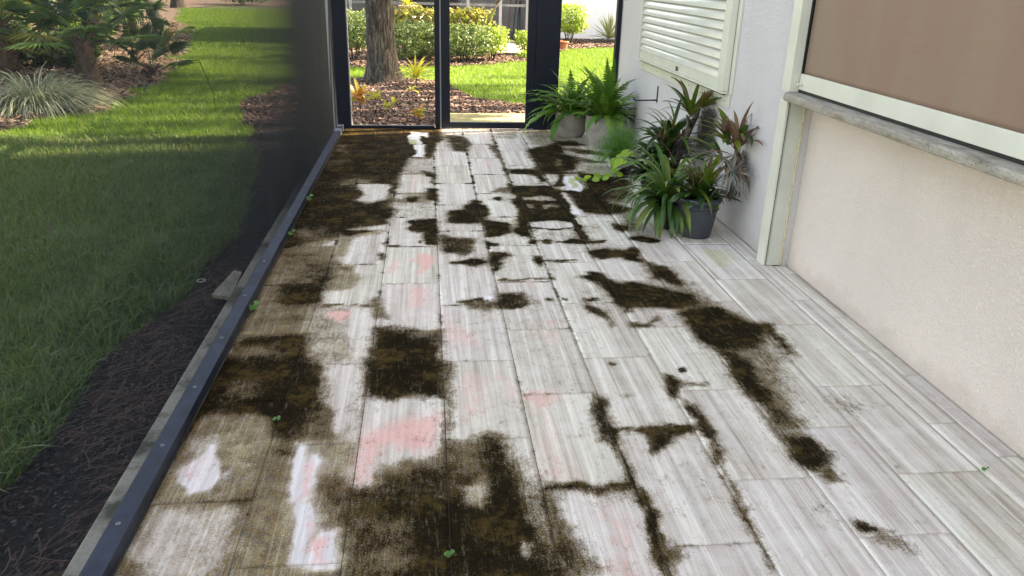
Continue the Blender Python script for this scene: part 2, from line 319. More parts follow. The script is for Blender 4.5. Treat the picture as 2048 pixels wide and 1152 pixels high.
# light calcite veins show through the film
col = n.mix(n.math('MULTIPLY', n.math('MULTIPLY', n.ss(s2, .50, .70), .5), fO), col, (.50, .46, .36))
edge = n.math('MULTIPLY', aE, n.math('MULTIPLY', n.ss(n.noise(p, 7, 5, .65), .43, .62), .72))
aK2 = n.math('MAXIMUM', aK, edge)
fK = brk(aK2, 3.6, .40, .72); black = n.ramp(n.math('ADD', n.math('MULTIPLY', n.noise(p, 26, 7, .7), .5), n.math('MULTIPLY', n.noise(p, 6, 5, .6), .5)), [(.35, (.003, .0025, .0015)), (.50, (.011, .008, .004)), (.60, (.060, .038, .012))])
halo = brk(aK2, 3.4, .08, .58); col = n.mix(n.math('MULTIPLY', halo, .80), col, n.mix(n.ss(nz, .42, .6), (.050, .028, .007), (.160, .094, .026)))
col = n.mix(n.math('MULTIPLY', fK, .96), col, black)
dots = n.math('MULTIPLY', n.ss(n.noise(p, 130, 2, .5), .69, .74), n.ss(n.noise(p, 3, 3), .42, .6)); col = n.mix(dots, col, (.03, .024, .014))
vein = n.math('MULTIPLY', n.math('MULTIPLY', n.ss(n.noise(n.vec(p, (85, 9, 1), add=cb.outputs[0]), 1, 5, .75), .56, .72), .35), fK); col = n.mix(vein, col, (.24, .20, .12))
lsp = n.math('MULTIPLY', n.ss(n.noise(n.vec(p, (1, 1, 1), (3, 5, 1)), 170, 2, .5), .70, .75), fK); col = n.mix(n.math('MULTIPLY', lsp, .6), col, (.35, .34, .28))
rough = n.math('ADD', .60, n.math('MULTIPLY', fK, .35)); h = n.math('ADD', n.math('MULTIPLY', st, .5), n.math('ADD', n.math('MULTIPLY', fK, .9), n.math('MULTIPLY', fine, .35)))
bs_ = n.bsdf(col, rough, n.bump(h, .5, .0022), spec=.38); n.put(bs_.node.inputs['Specular IOR Level'], n.math('SUBTRACT', .24, n.math('MULTIPLY', fK, .21))); M_['tile'] = n.m

# ---------------------------------------------------------------- where the grime lies on the floor (metres, measured on the patio)
GRIME = """O0.95 K0.2|0.06|-1.07,8.885 0.13,8.629 0.06,7.335 0.01,5.337 -0.2,5.34 -0.275,4.679 -0.509,4.589 -0.528,3.728 -0.523,3.482 -0.514,3.066 -0.337,2.966 -0.269,2.602 -0.276,2.089 0.353,2.047 0.319,1.618 -0.935,1.712 -0.926,2.911
K0.72 O1|0.05|-0.9,8.444 0.12,8.435 0.14,7.853 0.06,7.267 0.04,6.986 -0.18,7 -0.18,6.662 -0.22,6.423 -0.28,6.146 -0.29,5.794 -0.26,5.608 -0.27,5.309 -0.34,5.151 -0.93,5.161 -0.9,5.992 -0.88,6.908 -0.89,8.168
K0.42 O1|0.05|-0.71,6.146 -0.57,6.254 -0.46,6.309 -0.45,6.094 -0.56,6.042 -0.56,5.916 -0.7,6.042
K0 O0.12|0.03|-0.56,6.068 -0.32,6.067 -0.27,5.915 -0.31,5.747 -0.32,5.609 -0.43,5.521 -0.54,5.611 -0.48,5.748
K0.5|0.05|-0.91,7.584 -0.74,7.588 -0.68,7.182 -0.84,7.179
K0.5|0.05|-0.9,6.908 -0.67,6.944 -0.68,6.782 -0.86,6.626
K0 O0 W0.9|0.012|-0.18,8.192 -0,8.198 0,7.913 -0.08,8.018 -0.07,7.604 -0.19,7.582 -0.19,7.971
K0 O0 W0.9|0.012|-0.15,7.563 -0.03,7.585 -0.04,7.019 -0.14,7.052 -0.1,7.264
Y0.8 W0|0.02|-0.18,7.803 -0.11,7.805 -0.11,7.603 -0.19,7.601
K0.05 O0.3 W0.3|0.02|0.21,8.16 0.31,8.163 0.32,8.03 0.26,7.942 0.2,8.026
K0.1 O0.5|0.03|-0.18,6.967 0.04,6.97 0.03,6.482 -0.07,6.424 -0.21,6.423
K0 O0.1|0.03|-0.22,6.366 -0.02,6.395 0.05,6.255 0.01,6.041 0.03,5.889 -0.03,5.816 -0.24,5.793 -0.24,5.94 -0.21,6.041
P0.4|0.03|-0.14,6.338 -0.08,6.338 -0.09,5.914 -0.12,5.89
K0.95 O1|0.03|-0.04,6.482 0.09,6.367 0.07,6.146 0.03,6.093 0.03,6.255 -0.02,6.338
K0.95 O1|0.03|-0.03,5.939 0.08,5.914 0.07,5.538 -0.01,5.606 0,5.816
K0.9 O1|0.02|-0.17,5.676 -0.08,5.675 -0.09,5.562 -0.15,5.518
K0.85 O1|0.02|-0.29,6.093 -0.25,6.067 -0.26,5.77 -0.3,5.77
K0.1 O0.3|0.02|-0.27,5.758 -0.17,5.757 -0.16,5.676 -0.26,5.608
K0.2 O0.3|0.03|-0.26,5.541 0.03,5.516 0.04,5.216 -0.26,5.22
K0 O0.08 P0.1|0.02|0.06,7.249 0.34,7.254 0.34,6.544 0.34,6.04 0.34,5.513 0.16,5.515 0.09,5.56 0.07,6.041 0.06,6.695 0.05,6.854
K0 O0.1|0.015|0.08,7.647 0.18,7.854 0.15,7.454 0.2,7.306 0.08,7.285
K0.6 O1|0.03|0.18,8.07 0.36,8.031 0.43,7.656 0.36,7.236 0.23,7.306
K0 O0.2|0.02|0.35,8.348 0.47,8.376 0.46,8.213 0.36,8.21
K0 O0.2 W0.5|0.02|0.43,8.172 0.63,8.203 0.63,7.637 0.45,7.612 0.37,8.029
P0.4 Y0|0.02|0.59,8.082 0.64,8.084 0.63,7.81 0.59,7.809
Y0.5|0.02|0.44,8.125 0.53,8.151 0.51,7.941 0.43,7.939
K0.5 O0.9|0.03|0.57,7.636 0.68,7.554 0.64,7.01 0.58,7.12
K0.05 O0.1 P0.1|0.02|0.4,7.548 0.57,7.573 0.61,7.046 0.37,7.007
K0 O0.12 P0.1|0.02|0.37,6.971 0.64,6.974 0.63,6.44 0.59,6.142 0.61,5.791 0.35,5.792 0.34,6.439
P0.35|0.03|0.49,6.901 0.55,6.867 0.53,6.631 0.49,6.63
K0.7 O1|0.012|0.64,8.037 0.66,8.038 0.66,6.44 0.64,5.382 0.61,5.382 0.63,6.44
K0.45 O0.9|0.03|0.46,5.817 0.54,5.949 0.65,5.975 0.64,5.791
K0.2 O0.6|0.03|0.7,8.328 0.96,8.337 0.92,7.953 0.68,7.901
K0 O0.08|0.02|0.67,7.901 0.9,7.884 0.9,6.871 0.91,6.617 0.67,6.583 0.66,7.312
K0.15 O0.6|0.04|0.99,8.388 1.39,8.402 1.44,8.061 1.51,7.531 1,7.562
K0.85 O1|0.05|0.94,7.397 1.11,7.523 1.29,7.696 1.25,7.206 1.33,7.02 1.34,6.841 1.25,6.571 1.13,6.442 0.93,6.41 0.95,6.768 0.93,7.051
K0.3 O0.9|0.03|1.13,6.981 1.2,6.982 1.17,6.77 1.1,6.635 1.1,6.769
K0.95 O1|0.03|0.68,6.567 0.9,6.568 0.94,6.38 0.94,6.142 0.88,6.085 0.9,6.289 0.69,6.409
K0.65 O1|0.04|1.25,7.782 1.47,7.788 1.56,7.574 1.43,7.529 1.22,7.567
K0.65 O1|0.04|1.35,7.132 1.59,6.987 1.58,6.809 1.42,6.807 1.33,7.02
K0.55 O1|0.04|1.29,7.444 1.49,7.408 1.67,7.213 1.64,7.061 1.37,7.208
K0 O0.3|0.03|1.39,7.17 1.56,7.135 1.59,6.879 1.48,6.913 1.37,7.057
K0.1 O0.6|0.04|1.31,6.772 1.55,6.706 1.48,6.413 1.3,6.412
K0.8 O1|0.03|0.92,6.441 1.31,6.443 1.51,6.32 1.65,6.142 1.61,5.972 1.22,5.813 0.98,5.788 0.94,6.142
K0.05 O0.2|0.015|0.96,6.426 1.07,6.38 1.05,6.259 0.99,6.029 0.95,6.142
K0 O0.2|0.012|1.09,6.38 1.25,6.418 1.25,5.919 1.23,5.892 1.22,6.319
K0 O0 W0.9|0.012|1.11,6.319 1.2,6.319 1.21,5.946 1.17,5.813 1.07,5.866 1.07,6.171
Y0.9 W0.1|0.02|1.15,6.289 1.19,6.259 1.17,5.946 1.12,5.92 1.12,6.142
K0.1 O0.2|0.015|0.96,5.974 1.08,5.974 1.07,5.866 0.99,5.867
K1 O1|0.02|0.67,6.03 0.94,6.016 0.99,5.788 0.94,5.47 0.95,5.378 0.99,5.355 0.98,5.035 0.62,5.042 0.64,5.382 0.65,5.714
K0 O0.1|0.015|0.65,6.394 0.85,6.379 0.88,6.171 0.88,6.119 0.65,6.108
K0 O0.1|0.012|0.65,6.091 0.94,6.091 0.94,6.007 0.67,6.008
K0 O0.1|0.015|0.69,5.664 0.85,5.713 0.93,5.687 0.92,5.565 0.7,5.591
K0 O0.05|0.015|0.7,5.496 0.76,5.472 0.75,5.358 0.69,5.381
K0 O0.05|0.015|0.81,5.448 0.9,5.494 0.94,5.401 0.9,5.246 0.84,5.268
K1 O1|0.015|0.98,5.737 1.01,5.737 1.01,5.469 1,5.332 0.95,5.378 0.96,5.662
K0.95 O1|0.04|1.06,5.814 1.21,5.826 1.3,6.029 1.51,6 1.55,5.733 1.51,5.608 1.36,5.634 1.29,5.489 1.49,5.348 1.44,5.282 1.2,5.219 1.07,5.265 1.06,5.539
K0.5 O0.8|0.05|1.37,6.029 1.57,5.973 1.55,5.657 1.39,5.465 1.32,5.61
K0 O0 W0.6|0.01|1,5.801 1.04,5.801 1.04,5.637 1.05,5.399 1.07,5.265 1.06,5.211 0.98,5.223 1.01,5.492 1.01,5.662
K0.95 O1|0.03|0.34,5.618 0.41,5.385 0.41,5.21 0.28,5.212 0.24,5.432
K0 O0.05 W0.4|0.015|0.4,5.57 0.57,5.568 0.61,5.271 0.61,5.207 0.42,5.2 0.41,5.43
K0 O0.2|0.015|0.37,5.767 0.64,5.74 0.64,5.665 0.46,5.642 0.4,5.618
K0.85 O1|0.015|0.47,5.666 0.53,5.69 0.52,5.569 0.47,5.593
K0.8 O1|0.015|0.59,5.64 0.65,5.616 0.64,5.427 0.6,5.544
K0.75 O1|0.05|-0.91,5.349 -0.26,5.341 -0.26,5.026 -0.525,4.887 -0.552,4.789 -0.734,4.661 -0.829,4.538 -0.87,4.454 -0.911,4.915
K0.4 O1|0.06|-0.873,4.934 -0.645,4.992 -0.605,4.849 -0.737,4.68 -0.851,4.757
K0 O0.15|0.015|-0.537,4.887 -0.27,5.005 -0.26,4.881 -0.464,4.876
K0.05 O0.2|0.03|-0.486,4.711 -0.265,4.861 -0.267,4.65 -0.278,4.524 -0.282,4.387 -0.255,4.272 -0.469,4.27 -0.528,4.377 -0.464,4.459 -0.485,4.564
K0.95 O1|0.015|-0.555,4.884 -0.344,4.873 -0.46,4.816 -0.509,4.712
K0.05 O0.8|0.04|-0.69,4.588 -0.568,4.713 -0.486,4.711 -0.485,4.443 -0.525,4.296 -0.624,4.364
K0 O0.3|0.02|-0.668,4.587 -0.571,4.694 -0.558,4.566
K0.85 O1|0.02|-0.296,4.437 -0.256,4.419 -0.256,4.288 -0.295,4.321
K0.85 O1|0.02|-0.295,4.632 -0.262,4.668 -0.255,4.523 -0.28,4.559
K0.4 O1|0.06|-0.867,4.437 -0.639,4.533 -0.543,4.265 -0.551,4.054 -0.568,3.942 -0.687,3.947 -0.8,4.034
K0.85 O1|0.05|-0.786,3.95 -0.59,3.957 -0.575,4.266 -0.51,4.053 -0.512,3.968 -0.56,3.835 -0.547,3.683 -0.648,3.675 -0.739,3.667
K0.12 O0.8|0.03|-0.541,4.249 -0.382,4.244 -0.416,4.138 -0.36,4.019 -0.375,3.881 -0.458,3.831 -0.518,3.846 -0.521,4.053
K0.55 O0.9|0.02|-0.493,4.186 -0.442,4.199 -0.453,4.094
K0 O0.05 W0.25|0.02|-0.371,4.244 -0.259,4.24 -0.257,3.987 -0.255,3.771 -0.319,3.649 -0.539,3.658 -0.536,3.834 -0.43,3.843 -0.352,3.907 -0.347,4.047 -0.405,4.137
K0 O0.1|0.015|-0.26,5.152 0.05,5.17 0.047,4.559 -0.255,4.58
K0.92 O1|0.015|-0.14,5.089 0.05,5.152 0.042,4.569 -0.022,4.57 -0.04,4.836 -0.07,4.817 -0.132,4.879
K1 O1|0.01|-0.258,4.576 -0.178,4.574 -0.182,4.521 -0.251,4.54
K0.6 O1|0.01|-0.075,4.682 -0.051,4.682 -0.051,4.589 -0.068,4.608
K0 O0.05|0.015|-0.26,4.55 0.047,4.55 0.047,3.962 -0.253,3.972
W0.6|0.03|-0.151,4.45 -0.095,4.449 -0.069,4.111 -0.111,4.068 -0.146,4.252
P1|0.02|-0.061,4.448 0.017,4.395 0.016,4.247 -0.038,4.11 -0.064,4.037 -0.06,4.25
P0.7|0.025|-0.216,4.254 -0.192,4.334 -0.179,4.253 -0.195,4.115 -0.227,4.131
P0.6|0.02|-0.116,4.332 -0.066,4.33 -0.071,4.282 -0.109,4.283
K0 O0.05 P0.1|0.015|-0.26,3.959 0.048,3.947 0.046,3.457 -0.208,3.468 -0.247,3.695
P0.7|0.04|-0.087,3.87 -0.047,3.896 -0.017,3.867 -0.036,3.637 -0.093,3.64
K0.6 O1|0.03|-0.306,3.661 -0.275,3.772 -0.247,3.695 -0.221,3.55 -0.265,3.529
K0.8 O1|0.008|-0.544,3.659 -0.413,3.653 -0.297,3.667 -0.295,3.642 -0.411,3.635 -0.541,3.634
K0.35 O0.9|0.04|-0.831,3.671 -0.545,3.635 -0.48,3.428 -0.814,3.443
K0.4 O0.9|0.03|-0.346,3.638 -0.224,3.621 -0.194,3.468 -0.37,3.475
P0.95 O0.1 K0|0.02|-0.48,3.585 -0.397,3.581 -0.382,3.512 -0.397,3.477 -0.46,3.479
K0.7 O0.9|0.03|0.12,5.288 0.28,5.333 0.27,5.016 0.15,5.019
K0.6 O0.9|0.03|0.051,4.795 0.252,4.693 0.235,4.371 0.062,4.427
K0 O0.1|0.02|0.06,5.289 0.12,5.288 0.146,4.955 0.265,4.953 0.262,4.891 0.058,4.895
K0.85 O1|0.03|0.14,5.335 0.4,5.332 0.41,5.204 0.34,5.035 0.14,5.015
K0 O0.15|0.02|0.14,5.003 0.333,4.965 0.344,4.64 0.128,4.738
K0.6 O1|0.03|0.127,4.728 0.283,4.703 0.287,4.445 0.229,4.409 0.123,4.585
K0 O0.15|0.02|0.294,4.661 0.351,4.639 0.335,4.332 0.234,4.372
K0.95 O1|0.015|0.207,4.336 0.285,4.316 0.337,4.278 0.267,4.211 0.113,4.233 0.114,4.268
K0.92 O1|0.02|0.36,5.082 0.43,5.081 0.54,5.007 0.495,4.719 0.357,4.722
K0 O0.1|0.015|0.4,5.179 0.62,5.175 0.58,5.007 0.42,5.081
K0.95 O1|0.02|0.6,5.176 0.73,5.173 0.67,5.052 0.643,4.846 0.642,4.674 0.553,4.76 0.533,4.826 0.581,4.96
K0 O0.08|0.015|0.355,4.701 0.53,4.804 0.618,4.695 0.6,4.593 0.432,4.597
K0.9 O1|0.012|0.344,4.64 0.43,4.577 0.401,4.538 0.351,4.559
K1 O1|0.025|0.356,4.443 0.43,4.441 0.487,4.383 0.413,4.312 0.393,4.155 0.358,4.09 0.351,4.225
K1 O1|0.015|0.66,5.435 0.77,5.3 0.89,5.405 0.99,5.245 1,5.144 0.93,5.06 0.84,5.085 0.69,5.04 0.65,5.053 0.63,5.225
K0 O0.05 W0.2|0.01|0.65,5.005 0.73,5.063 0.88,5.078 0.951,5 0.934,4.903 0.651,4.908
K1 O1|0.01|0.97,5.095 1,5.071 0.999,4.729 0.992,4.623 0.957,4.687 0.955,4.861
K0.95 O1|0.006|0.657,4.904 0.934,4.898 0.929,4.871 0.653,4.872
K0.95 O1|0.015|0.613,4.654 0.662,4.673 0.655,4.571 0.61,4.572
K0.8 O1|0.015|0.682,4.673 0.754,4.671 0.752,4.568 0.703,4.59
K1 O1|0.012|0.771,4.609 0.904,4.688 0.992,4.623 1.102,4.642 1.076,4.58 0.961,4.563 0.866,4.586
K0.95 O1|0.018|0.603,4.361 0.652,4.359 0.662,4.251 0.628,4.182 0.607,4.252
K0.8 O1|0.008|0.649,4.287 0.859,4.289 0.854,4.262 0.778,4.247 0.644,4.251
K1 O1|0.02|0.964,4.445 1.074,4.481 1.162,4.439 1.261,4.495 1.254,4.417 1.218,4.324 1.262,4.25 1.234,4.215 1.13,4.327 0.997,4.294 0.952,4.351
K1 O1|0.015|1.286,4.679 1.359,4.699 1.455,4.633 1.427,4.571 1.332,4.594
K0.65 O1|0.006|0.355,3.986 0.504,3.988 0.686,4.006 0.682,3.985 0.502,3.965 0.354,3.962
K0.8 O1|0.01|0.641,4.015 0.693,4.014 0.672,3.951 0.651,3.967
K1 O1|0.03|0.82,4.009 0.921,4.071 0.958,3.941 0.995,3.847 1.095,3.904 1.165,3.841 1.219,3.794 1.167,3.61 1.076,3.587 1.025,3.644 0.961,3.513 0.96,3.646 0.959,3.789 0.897,3.927
K0.8 O1|0.03|0.35,3.783 0.491,3.778 0.486,3.639 0.428,3.601 0.352,3.565 0.338,3.645
K0.5 O0.9|0.03|0.15,3.679 0.329,3.659 0.342,3.565 0.197,3.571
K0.85 O1|0.012|0.193,3.691 0.271,3.744 0.282,3.674 0.129,3.66
W1 K0 O0|0.012|0.29,3.786 0.341,3.741 0.34,3.672 0.284,3.701
K0.85 O1|0.01|0.587,3.717 0.612,3.702 0.625,3.646 0.585,3.662
K0.95 O1|0.008|0.671,3.7 0.701,3.685 0.697,3.657 0.67,3.658
K0.7 O1|0.012|0.531,3.705 0.551,3.691 0.537,3.623
K0.85 O1|0.015|0.785,3.695 0.842,3.707 0.874,3.678 0.788,3.653
K0.75 O1|0.02|0.777,3.654 0.831,3.597 0.872,3.491 0.88,3.366 0.865,3.32 0.851,3.441 0.778,3.547
K0.85 O1|0.02|0.955,3.4 1.01,3.373 1.116,3.43 1.109,3.405 1.003,3.349 0.967,3.327
Y0.4|0.02|0.542,3.544 0.575,3.555 0.552,3.505 0.496,3.469 0.47,3.508
P0.5|0.03|0.543,3.442 0.599,3.44 0.617,3.39 0.545,3.382
P0.35|0.03|0.499,3.942 0.554,3.924 0.544,3.849 0.505,3.895
Y0.55 O0.1|0.05|1.625,4.47 1.876,4.463 1.804,4.201 1.721,4.098 1.629,4.101
Y0.35|0.05|1.649,3.983 1.738,3.98 1.724,3.718 1.635,3.636
K0.45 O0.6|0.04|1.35,5.245 1.46,5.142 1.385,4.812 1.279,4.837
K0.95 O1|0.02|1.239,4.999 1.306,4.951 1.253,4.815 1.215,4.86
K1 O1|0.015|1.283,4.683 1.392,4.681 1.461,4.637 1.436,4.596 1.33,4.599 1.281,4.621
K0.5 O0.9|0.04|1.223,4.309 1.293,4.217 1.292,3.996 1.225,3.966 1.231,4.219
K0.3 O0.7|0.06|1.27,3.917 1.434,3.88 1.45,3.588 1.319,3.524 1.233,3.597
K1 O1|0.03|1.271,4.182 1.352,4.162 1.365,4.059 1.37,3.898 1.344,3.852 1.293,3.916 1.261,4.013
K1 O1|0.03|0.894,4.075 0.952,4.008 1.028,3.879 1.092,3.908 1.16,3.814 1.262,3.81 1.242,3.666 1.208,3.584 1.068,3.59 0.964,3.608 0.925,3.853
K0.9 O1|0.03|1.289,3.764 1.368,3.747 1.388,3.618 1.359,3.578 1.282,3.65
K0.3 O0.7|0.06|1.419,3.712 1.58,3.345 1.554,2.988 1.395,2.44 1.343,2.058 1.275,2.18 1.263,2.561 1.285,3.027 1.193,3.424
K1 O1|0.03|1.164,3.794 1.282,3.718 1.358,3.611 1.281,3.58 1.118,3.621
K1 O1|0.03|1.261,3.515 1.443,3.54 1.488,3.411 1.581,3.315 1.467,3.096 1.351,3.075 1.263,3.133 1.245,3.301
K0.85 O1|0.03|1.586,3.36 1.657,3.342 1.621,3.198 1.635,3.009 1.6,3.037 1.583,3.228
K1 O1|0.03|1.292,3.078 1.343,3.024 1.345,2.764 1.347,2.636 1.299,2.598 1.269,2.682 1.276,2.905
K0.6 O0.9|0.03|1.318,2.617 1.395,2.44 1.274,2.393 1.288,2.521
K1 O1|0.035|1.29,2.34 1.386,2.334 1.394,2.251 1.338,2.176 1.277,2.164 1.266,2.243
K0.75 O1|0.02|1.334,2.131 1.35,2.071 1.315,2.074
K0.5 O0.9|0.03|1.329,2.176 1.361,2.129 1.329,2.101
K1 O1|0.02|1.28,1.877 1.333,1.873 1.353,1.835 1.333,1.813 1.285,1.816
K0.8 O1|0.012|1.365,1.841 1.401,1.832 1.38,1.81
K0.5 O0.9|0.03|1.317,1.814 1.383,1.786 1.411,1.739 1.382,1.73 1.323,1.767
K0.9 O1|0.02|0.805,2.457 0.956,2.439 0.857,2.401 0.828,2.335 0.76,2.291
K0.6 O0.8|0.02|0.975,2.698 1.026,2.594 1.023,2.462 1.017,2.227 0.971,2.125 0.963,2.23 0.975,2.377 0.978,2.539
K0.85 O1|0.02|0.99,2.577 1.021,2.517 1.016,2.357 0.99,2.393
K0.9 O1|0.02|0.964,2.863 1.011,2.782 0.959,2.678
K0.5 O0.9|0.02|1.022,2.781 1.154,2.785 1.118,2.743 1.019,2.738
K0.95 O1|0.012|1.047,2.917 1.102,2.914 1.073,2.873 1.041,2.88
K0.6 O0.9|0.012|0.966,2.125 0.981,2.081 0.974,1.826 0.968,1.664 0.947,1.686 0.946,1.817 0.955,1.988
K0.95 O1|0.015|0.673,1.969 0.664,1.848 0.648,1.685 0.627,1.687 0.637,1.805 0.644,1.921
K0.75 O1|0.02|0.661,1.809 0.705,1.8 0.686,1.736 0.647,1.708
K0.4 O0.4|0.05|1.598,2.642 1.672,2.577 1.755,2.572 1.592,2.465 1.579,2.562
K0.7 O0.8|0.012|1.593,2.17 1.611,2.158 1.588,2.137
K0.4 O0.7|0.03|1.218,1.984 1.26,1.929 1.23,1.868 1.211,1.932
O0.35|0.05|1.494,2.434 1.564,2.411 1.567,2.323 1.5,2.327
O0.25|0.06|1.673,2.217 1.747,2.18 1.764,2.118 1.669,2.131
Y0.6 W0.2|0.02|1.036,2.306 1.053,2.225 1.033,2.172 1.02,2.211
Y0.35|0.06|1.625,3.852 1.696,3.597 1.682,3.465 1.668,3.703
Y0.3|0.06|1.682,3.341 1.963,3.126 1.954,2.686 1.934,2.426 1.883,2.429 1.9,2.896 1.744,3.192
K0.15 O0.6|0.02|-0.603,3.638 -0.386,3.628 -0.325,3.038 -0.543,3.049
K0 O0.1|0.02|-0.398,3.629 -0.277,3.624 -0.283,3.035 -0.315,3.037 -0.38,3.421
P0.95 K0 O0.1|0.02|-0.483,3.587 -0.392,3.567 -0.428,3.452 -0.469,3.511
K0.9 O1|0.04|-0.682,3.326 -0.571,3.321 -0.554,3.049 -0.478,3.023 -0.437,2.768 -0.361,2.596 -0.443,2.465 -0.536,2.455 -0.795,2.471 -0.837,3.282
K0.3 O1|0.05|-0.884,3.16 -0.673,3.274 -0.585,3.121 -0.601,2.963 -0.733,2.784
K0.05 O0.4|0.03|-0.437,3.021 -0.276,3.012 -0.27,2.719 -0.283,2.423 -0.37,2.428 -0.349,2.649 -0.43,2.709
K0.4 O1|0.03|-0.481,2.675 -0.363,2.614 -0.368,2.413 -0.497,2.421
K0 O0.1 W0.4|0.02|-0.381,2.973 -0.321,2.992 -0.326,2.507 -0.351,2.492
K0.98 O1|0.035|-0.251,3.388 0.036,3.32 0.042,2.721 -0.257,2.738 -0.271,3.012 -0.246,3.104
K0.35 O1|0.04|-0.124,3.354 0.037,3.347 0.023,3.189 -0.098,3.22
K0.05 O0.15|0.015|-0.255,2.709 0.041,2.692 0.039,2.266 -0.122,2.276 -0.193,2.224 -0.25,2.127 -0.258,2.438
P0.85|0.04|-0.249,2.437 -0.227,2.501 -0.13,2.53 0.035,2.59 0.024,2.486 -0.013,2.359 -0.082,2.364 -0.153,2.431 -0.198,2.31 -0.236,2.145 -0.255,2.147
O0.9 K0.3|0.03|-0.202,2.117 -0.193,2.224 -0.122,2.276 0.038,2.325 0.034,2.108
K0.6 O1|0.04|-0.172,2.141 -0.12,2.219 0.037,2.251 0.034,2.108
K0.6 O0.9|0.03|0.053,3.018 0.094,2.993 0.058,2.418 0.09,2.337 0.037,2.266
P0.4|0.04|0.134,2.923 0.216,2.919 0.193,2.581 0.108,2.55
P0.45|0.04|0.277,2.894 0.34,2.805 0.337,2.685 0.29,2.707
K0.72 O1|0.05|-0.256,2.108 0.034,2.101 0.074,2.354 0.208,2.409 0.286,2.221 0.31,2.007 0.334,1.801 0.321,1.663 -0.261,1.706 -0.266,1.963
K0.34 O1|0.05|0.074,2.354 0.207,2.393 0.198,2.17 0.084,2.178
K0.4 O1|0.06|-0.241,2.02 -0.045,2.031 -0.043,1.787 -0.235,1.704
K0.85 O1|0.05|-0.029,2.03 0.062,1.999 0.253,1.916 0.27,1.805 0.212,1.799 0.056,1.82 -0.029,1.786
K0.85 O1|0.05|0.207,2.393 0.238,2.343 0.25,2.113 0.241,1.872 0.194,1.92 0.19,2.171
K1 O1|0.02|0.214,1.896 0.273,1.892 0.271,1.816 0.213,1.809
K1 O1|0.015|-0.043,1.892 -0.014,1.934 -0.015,1.733 -0.032,1.734
K0 O0.5|0.02|0.099,2.136 0.166,2.173 0.191,2.078 0.162,2.005 0.11,2.033
K0.15 O0.35|0.04|0.303,2.371 0.33,2.162 0.344,1.865 0.322,1.866 0.294,2.137 0.272,2.326
K0 O0.2 W0.6|0.015|0.258,1.827 0.285,1.815 0.274,1.784 0.254,1.791
K0.1 O0.65|0.03|-0.488,2.42 -0.264,2.398 -0.266,1.963 -0.263,1.792 -0.413,1.793 -0.466,2.036
K0.65 O1|0.035|-0.357,2.18 -0.296,2.203 -0.256,2.108 -0.265,1.952 -0.322,2.074
W1 K0 O0|0.012|-0.477,2.404 -0.436,2.409 -0.428,2.296 -0.414,2.032 -0.422,2.033 -0.454,2.096
W1 K0 O0|0.012|-0.425,2.057 -0.372,2.053 -0.361,1.809 -0.403,1.798 -0.413,1.974
W0.9 K0 O0|0.012|-0.411,2.354 -0.37,2.321 -0.384,2.264 -0.384,2.03 -0.399,2.031 -0.42,2.295
W0.8 K0 O0.1|0.015|-0.344,1.946 -0.287,1.953 -0.264,1.802 -0.359,1.799
P0.9|0.015|-0.422,2.31 -0.399,2.294 -0.4,2.092 -0.417,2.081
P0.85|0.02|-0.354,1.914 -0.312,1.922 -0.308,1.826 -0.353,1.85
P0.8|0.01|-0.39,1.995 -0.372,1.994 -0.373,1.926
P0.65|0.03|0.368,2.742 0.499,2.715 0.483,2.676 0.405,2.605 0.366,2.683
P0.4|0.06|0.434,2.603 0.441,2.461 0.45,2.239 0.465,2.126 0.361,2.146 0.369,2.335
P0.45|0.04|0.053,3.579 0.097,3.428 0.205,3.258 0.188,3.156 0.057,3.213
P0.35|0.04|0.462,3.3 0.594,3.321 0.577,3.137 0.509,3.217
P0.55|0.05|0.541,1.979 0.579,1.94 0.566,1.763 0.556,1.665 0.522,1.667 0.535,1.851
K0.8 O1|0.025|0.638,2.707 0.689,2.665 0.648,2.518 0.661,2.448 0.639,2.35 0.592,2.385 0.608,2.556
K0.9 O1|0.01|0.661,2.448 0.763,2.445 0.953,2.447 0.945,2.422 0.757,2.421 0.655,2.423
K0.65 O0.9|0.02|0.781,2.44 0.868,2.418 0.813,2.323 0.765,2.279 0.764,2.342
K0.9 O1|0.015|0.656,2.448 0.664,2.381 0.671,2.085 0.663,1.82 0.648,1.821 0.645,2.047 0.639,2.35
K0.5 O0.9|0.03|0.353,2.12 0.643,2.107 0.64,2.061 0.49,2.084 0.383,2.078 0.391,1.977 0.423,1.848 0.463,1.72 0.355,1.66 0.342,1.759 0.344,1.921
K0.85 O1|0.012|0.358,2.126 0.654,2.116 0.657,2.097 0.355,2.106
K0.75 O1|0.02|0.653,2.047 0.678,1.957 0.666,1.887 0.647,1.959
K0.7 O1|0.02|0.965,2.857 1.009,2.79 0.988,2.687 0.95,2.73
K0.95 O1|0.01|0.769,2.981 0.796,2.956 0.766,2.917
K0.5 O0.8|0.02|0.728,2.702 0.795,2.688 0.764,2.641
K0.5 O0.9|0.015|0.666,1.804 0.708,1.795 0.686,1.724 0.659,1.706
K0.7 O0.9|0.015|0.321,3.712 0.487,3.705 0.473,3.592 0.362,3.597
O0.8 K0.16|0.03|-0.867,2.662 -0.599,2.633 -0.566,2.379 -0.561,2.108 -0.722,2.096 -0.875,2.106 -0.885,2.283 -0.887,2.455
O0.45 K0|0.03|-0.844,2.476 -0.775,2.495 -0.763,2.448 -0.796,2.339 -0.826,2.279
W1 K0 O0 P0.1|0.01|-0.771,2.442 -0.751,2.435 -0.742,2.357 -0.7,2.291 -0.69,2.191 -0.707,2.145 -0.756,2.144 -0.827,2.22 -0.814,2.32 -0.784,2.36
P0.5|0.02|-0.803,2.278 -0.779,2.317 -0.769,2.235
W0.6 O0.2|0.015|-0.688,2.23 -0.662,2.269 -0.666,2.209
K0.85 O1|0.04|-0.919,3.094 -0.527,3.074 -0.443,2.877 -0.599,2.633 -0.642,2.688 -0.837,2.673 -0.883,2.624
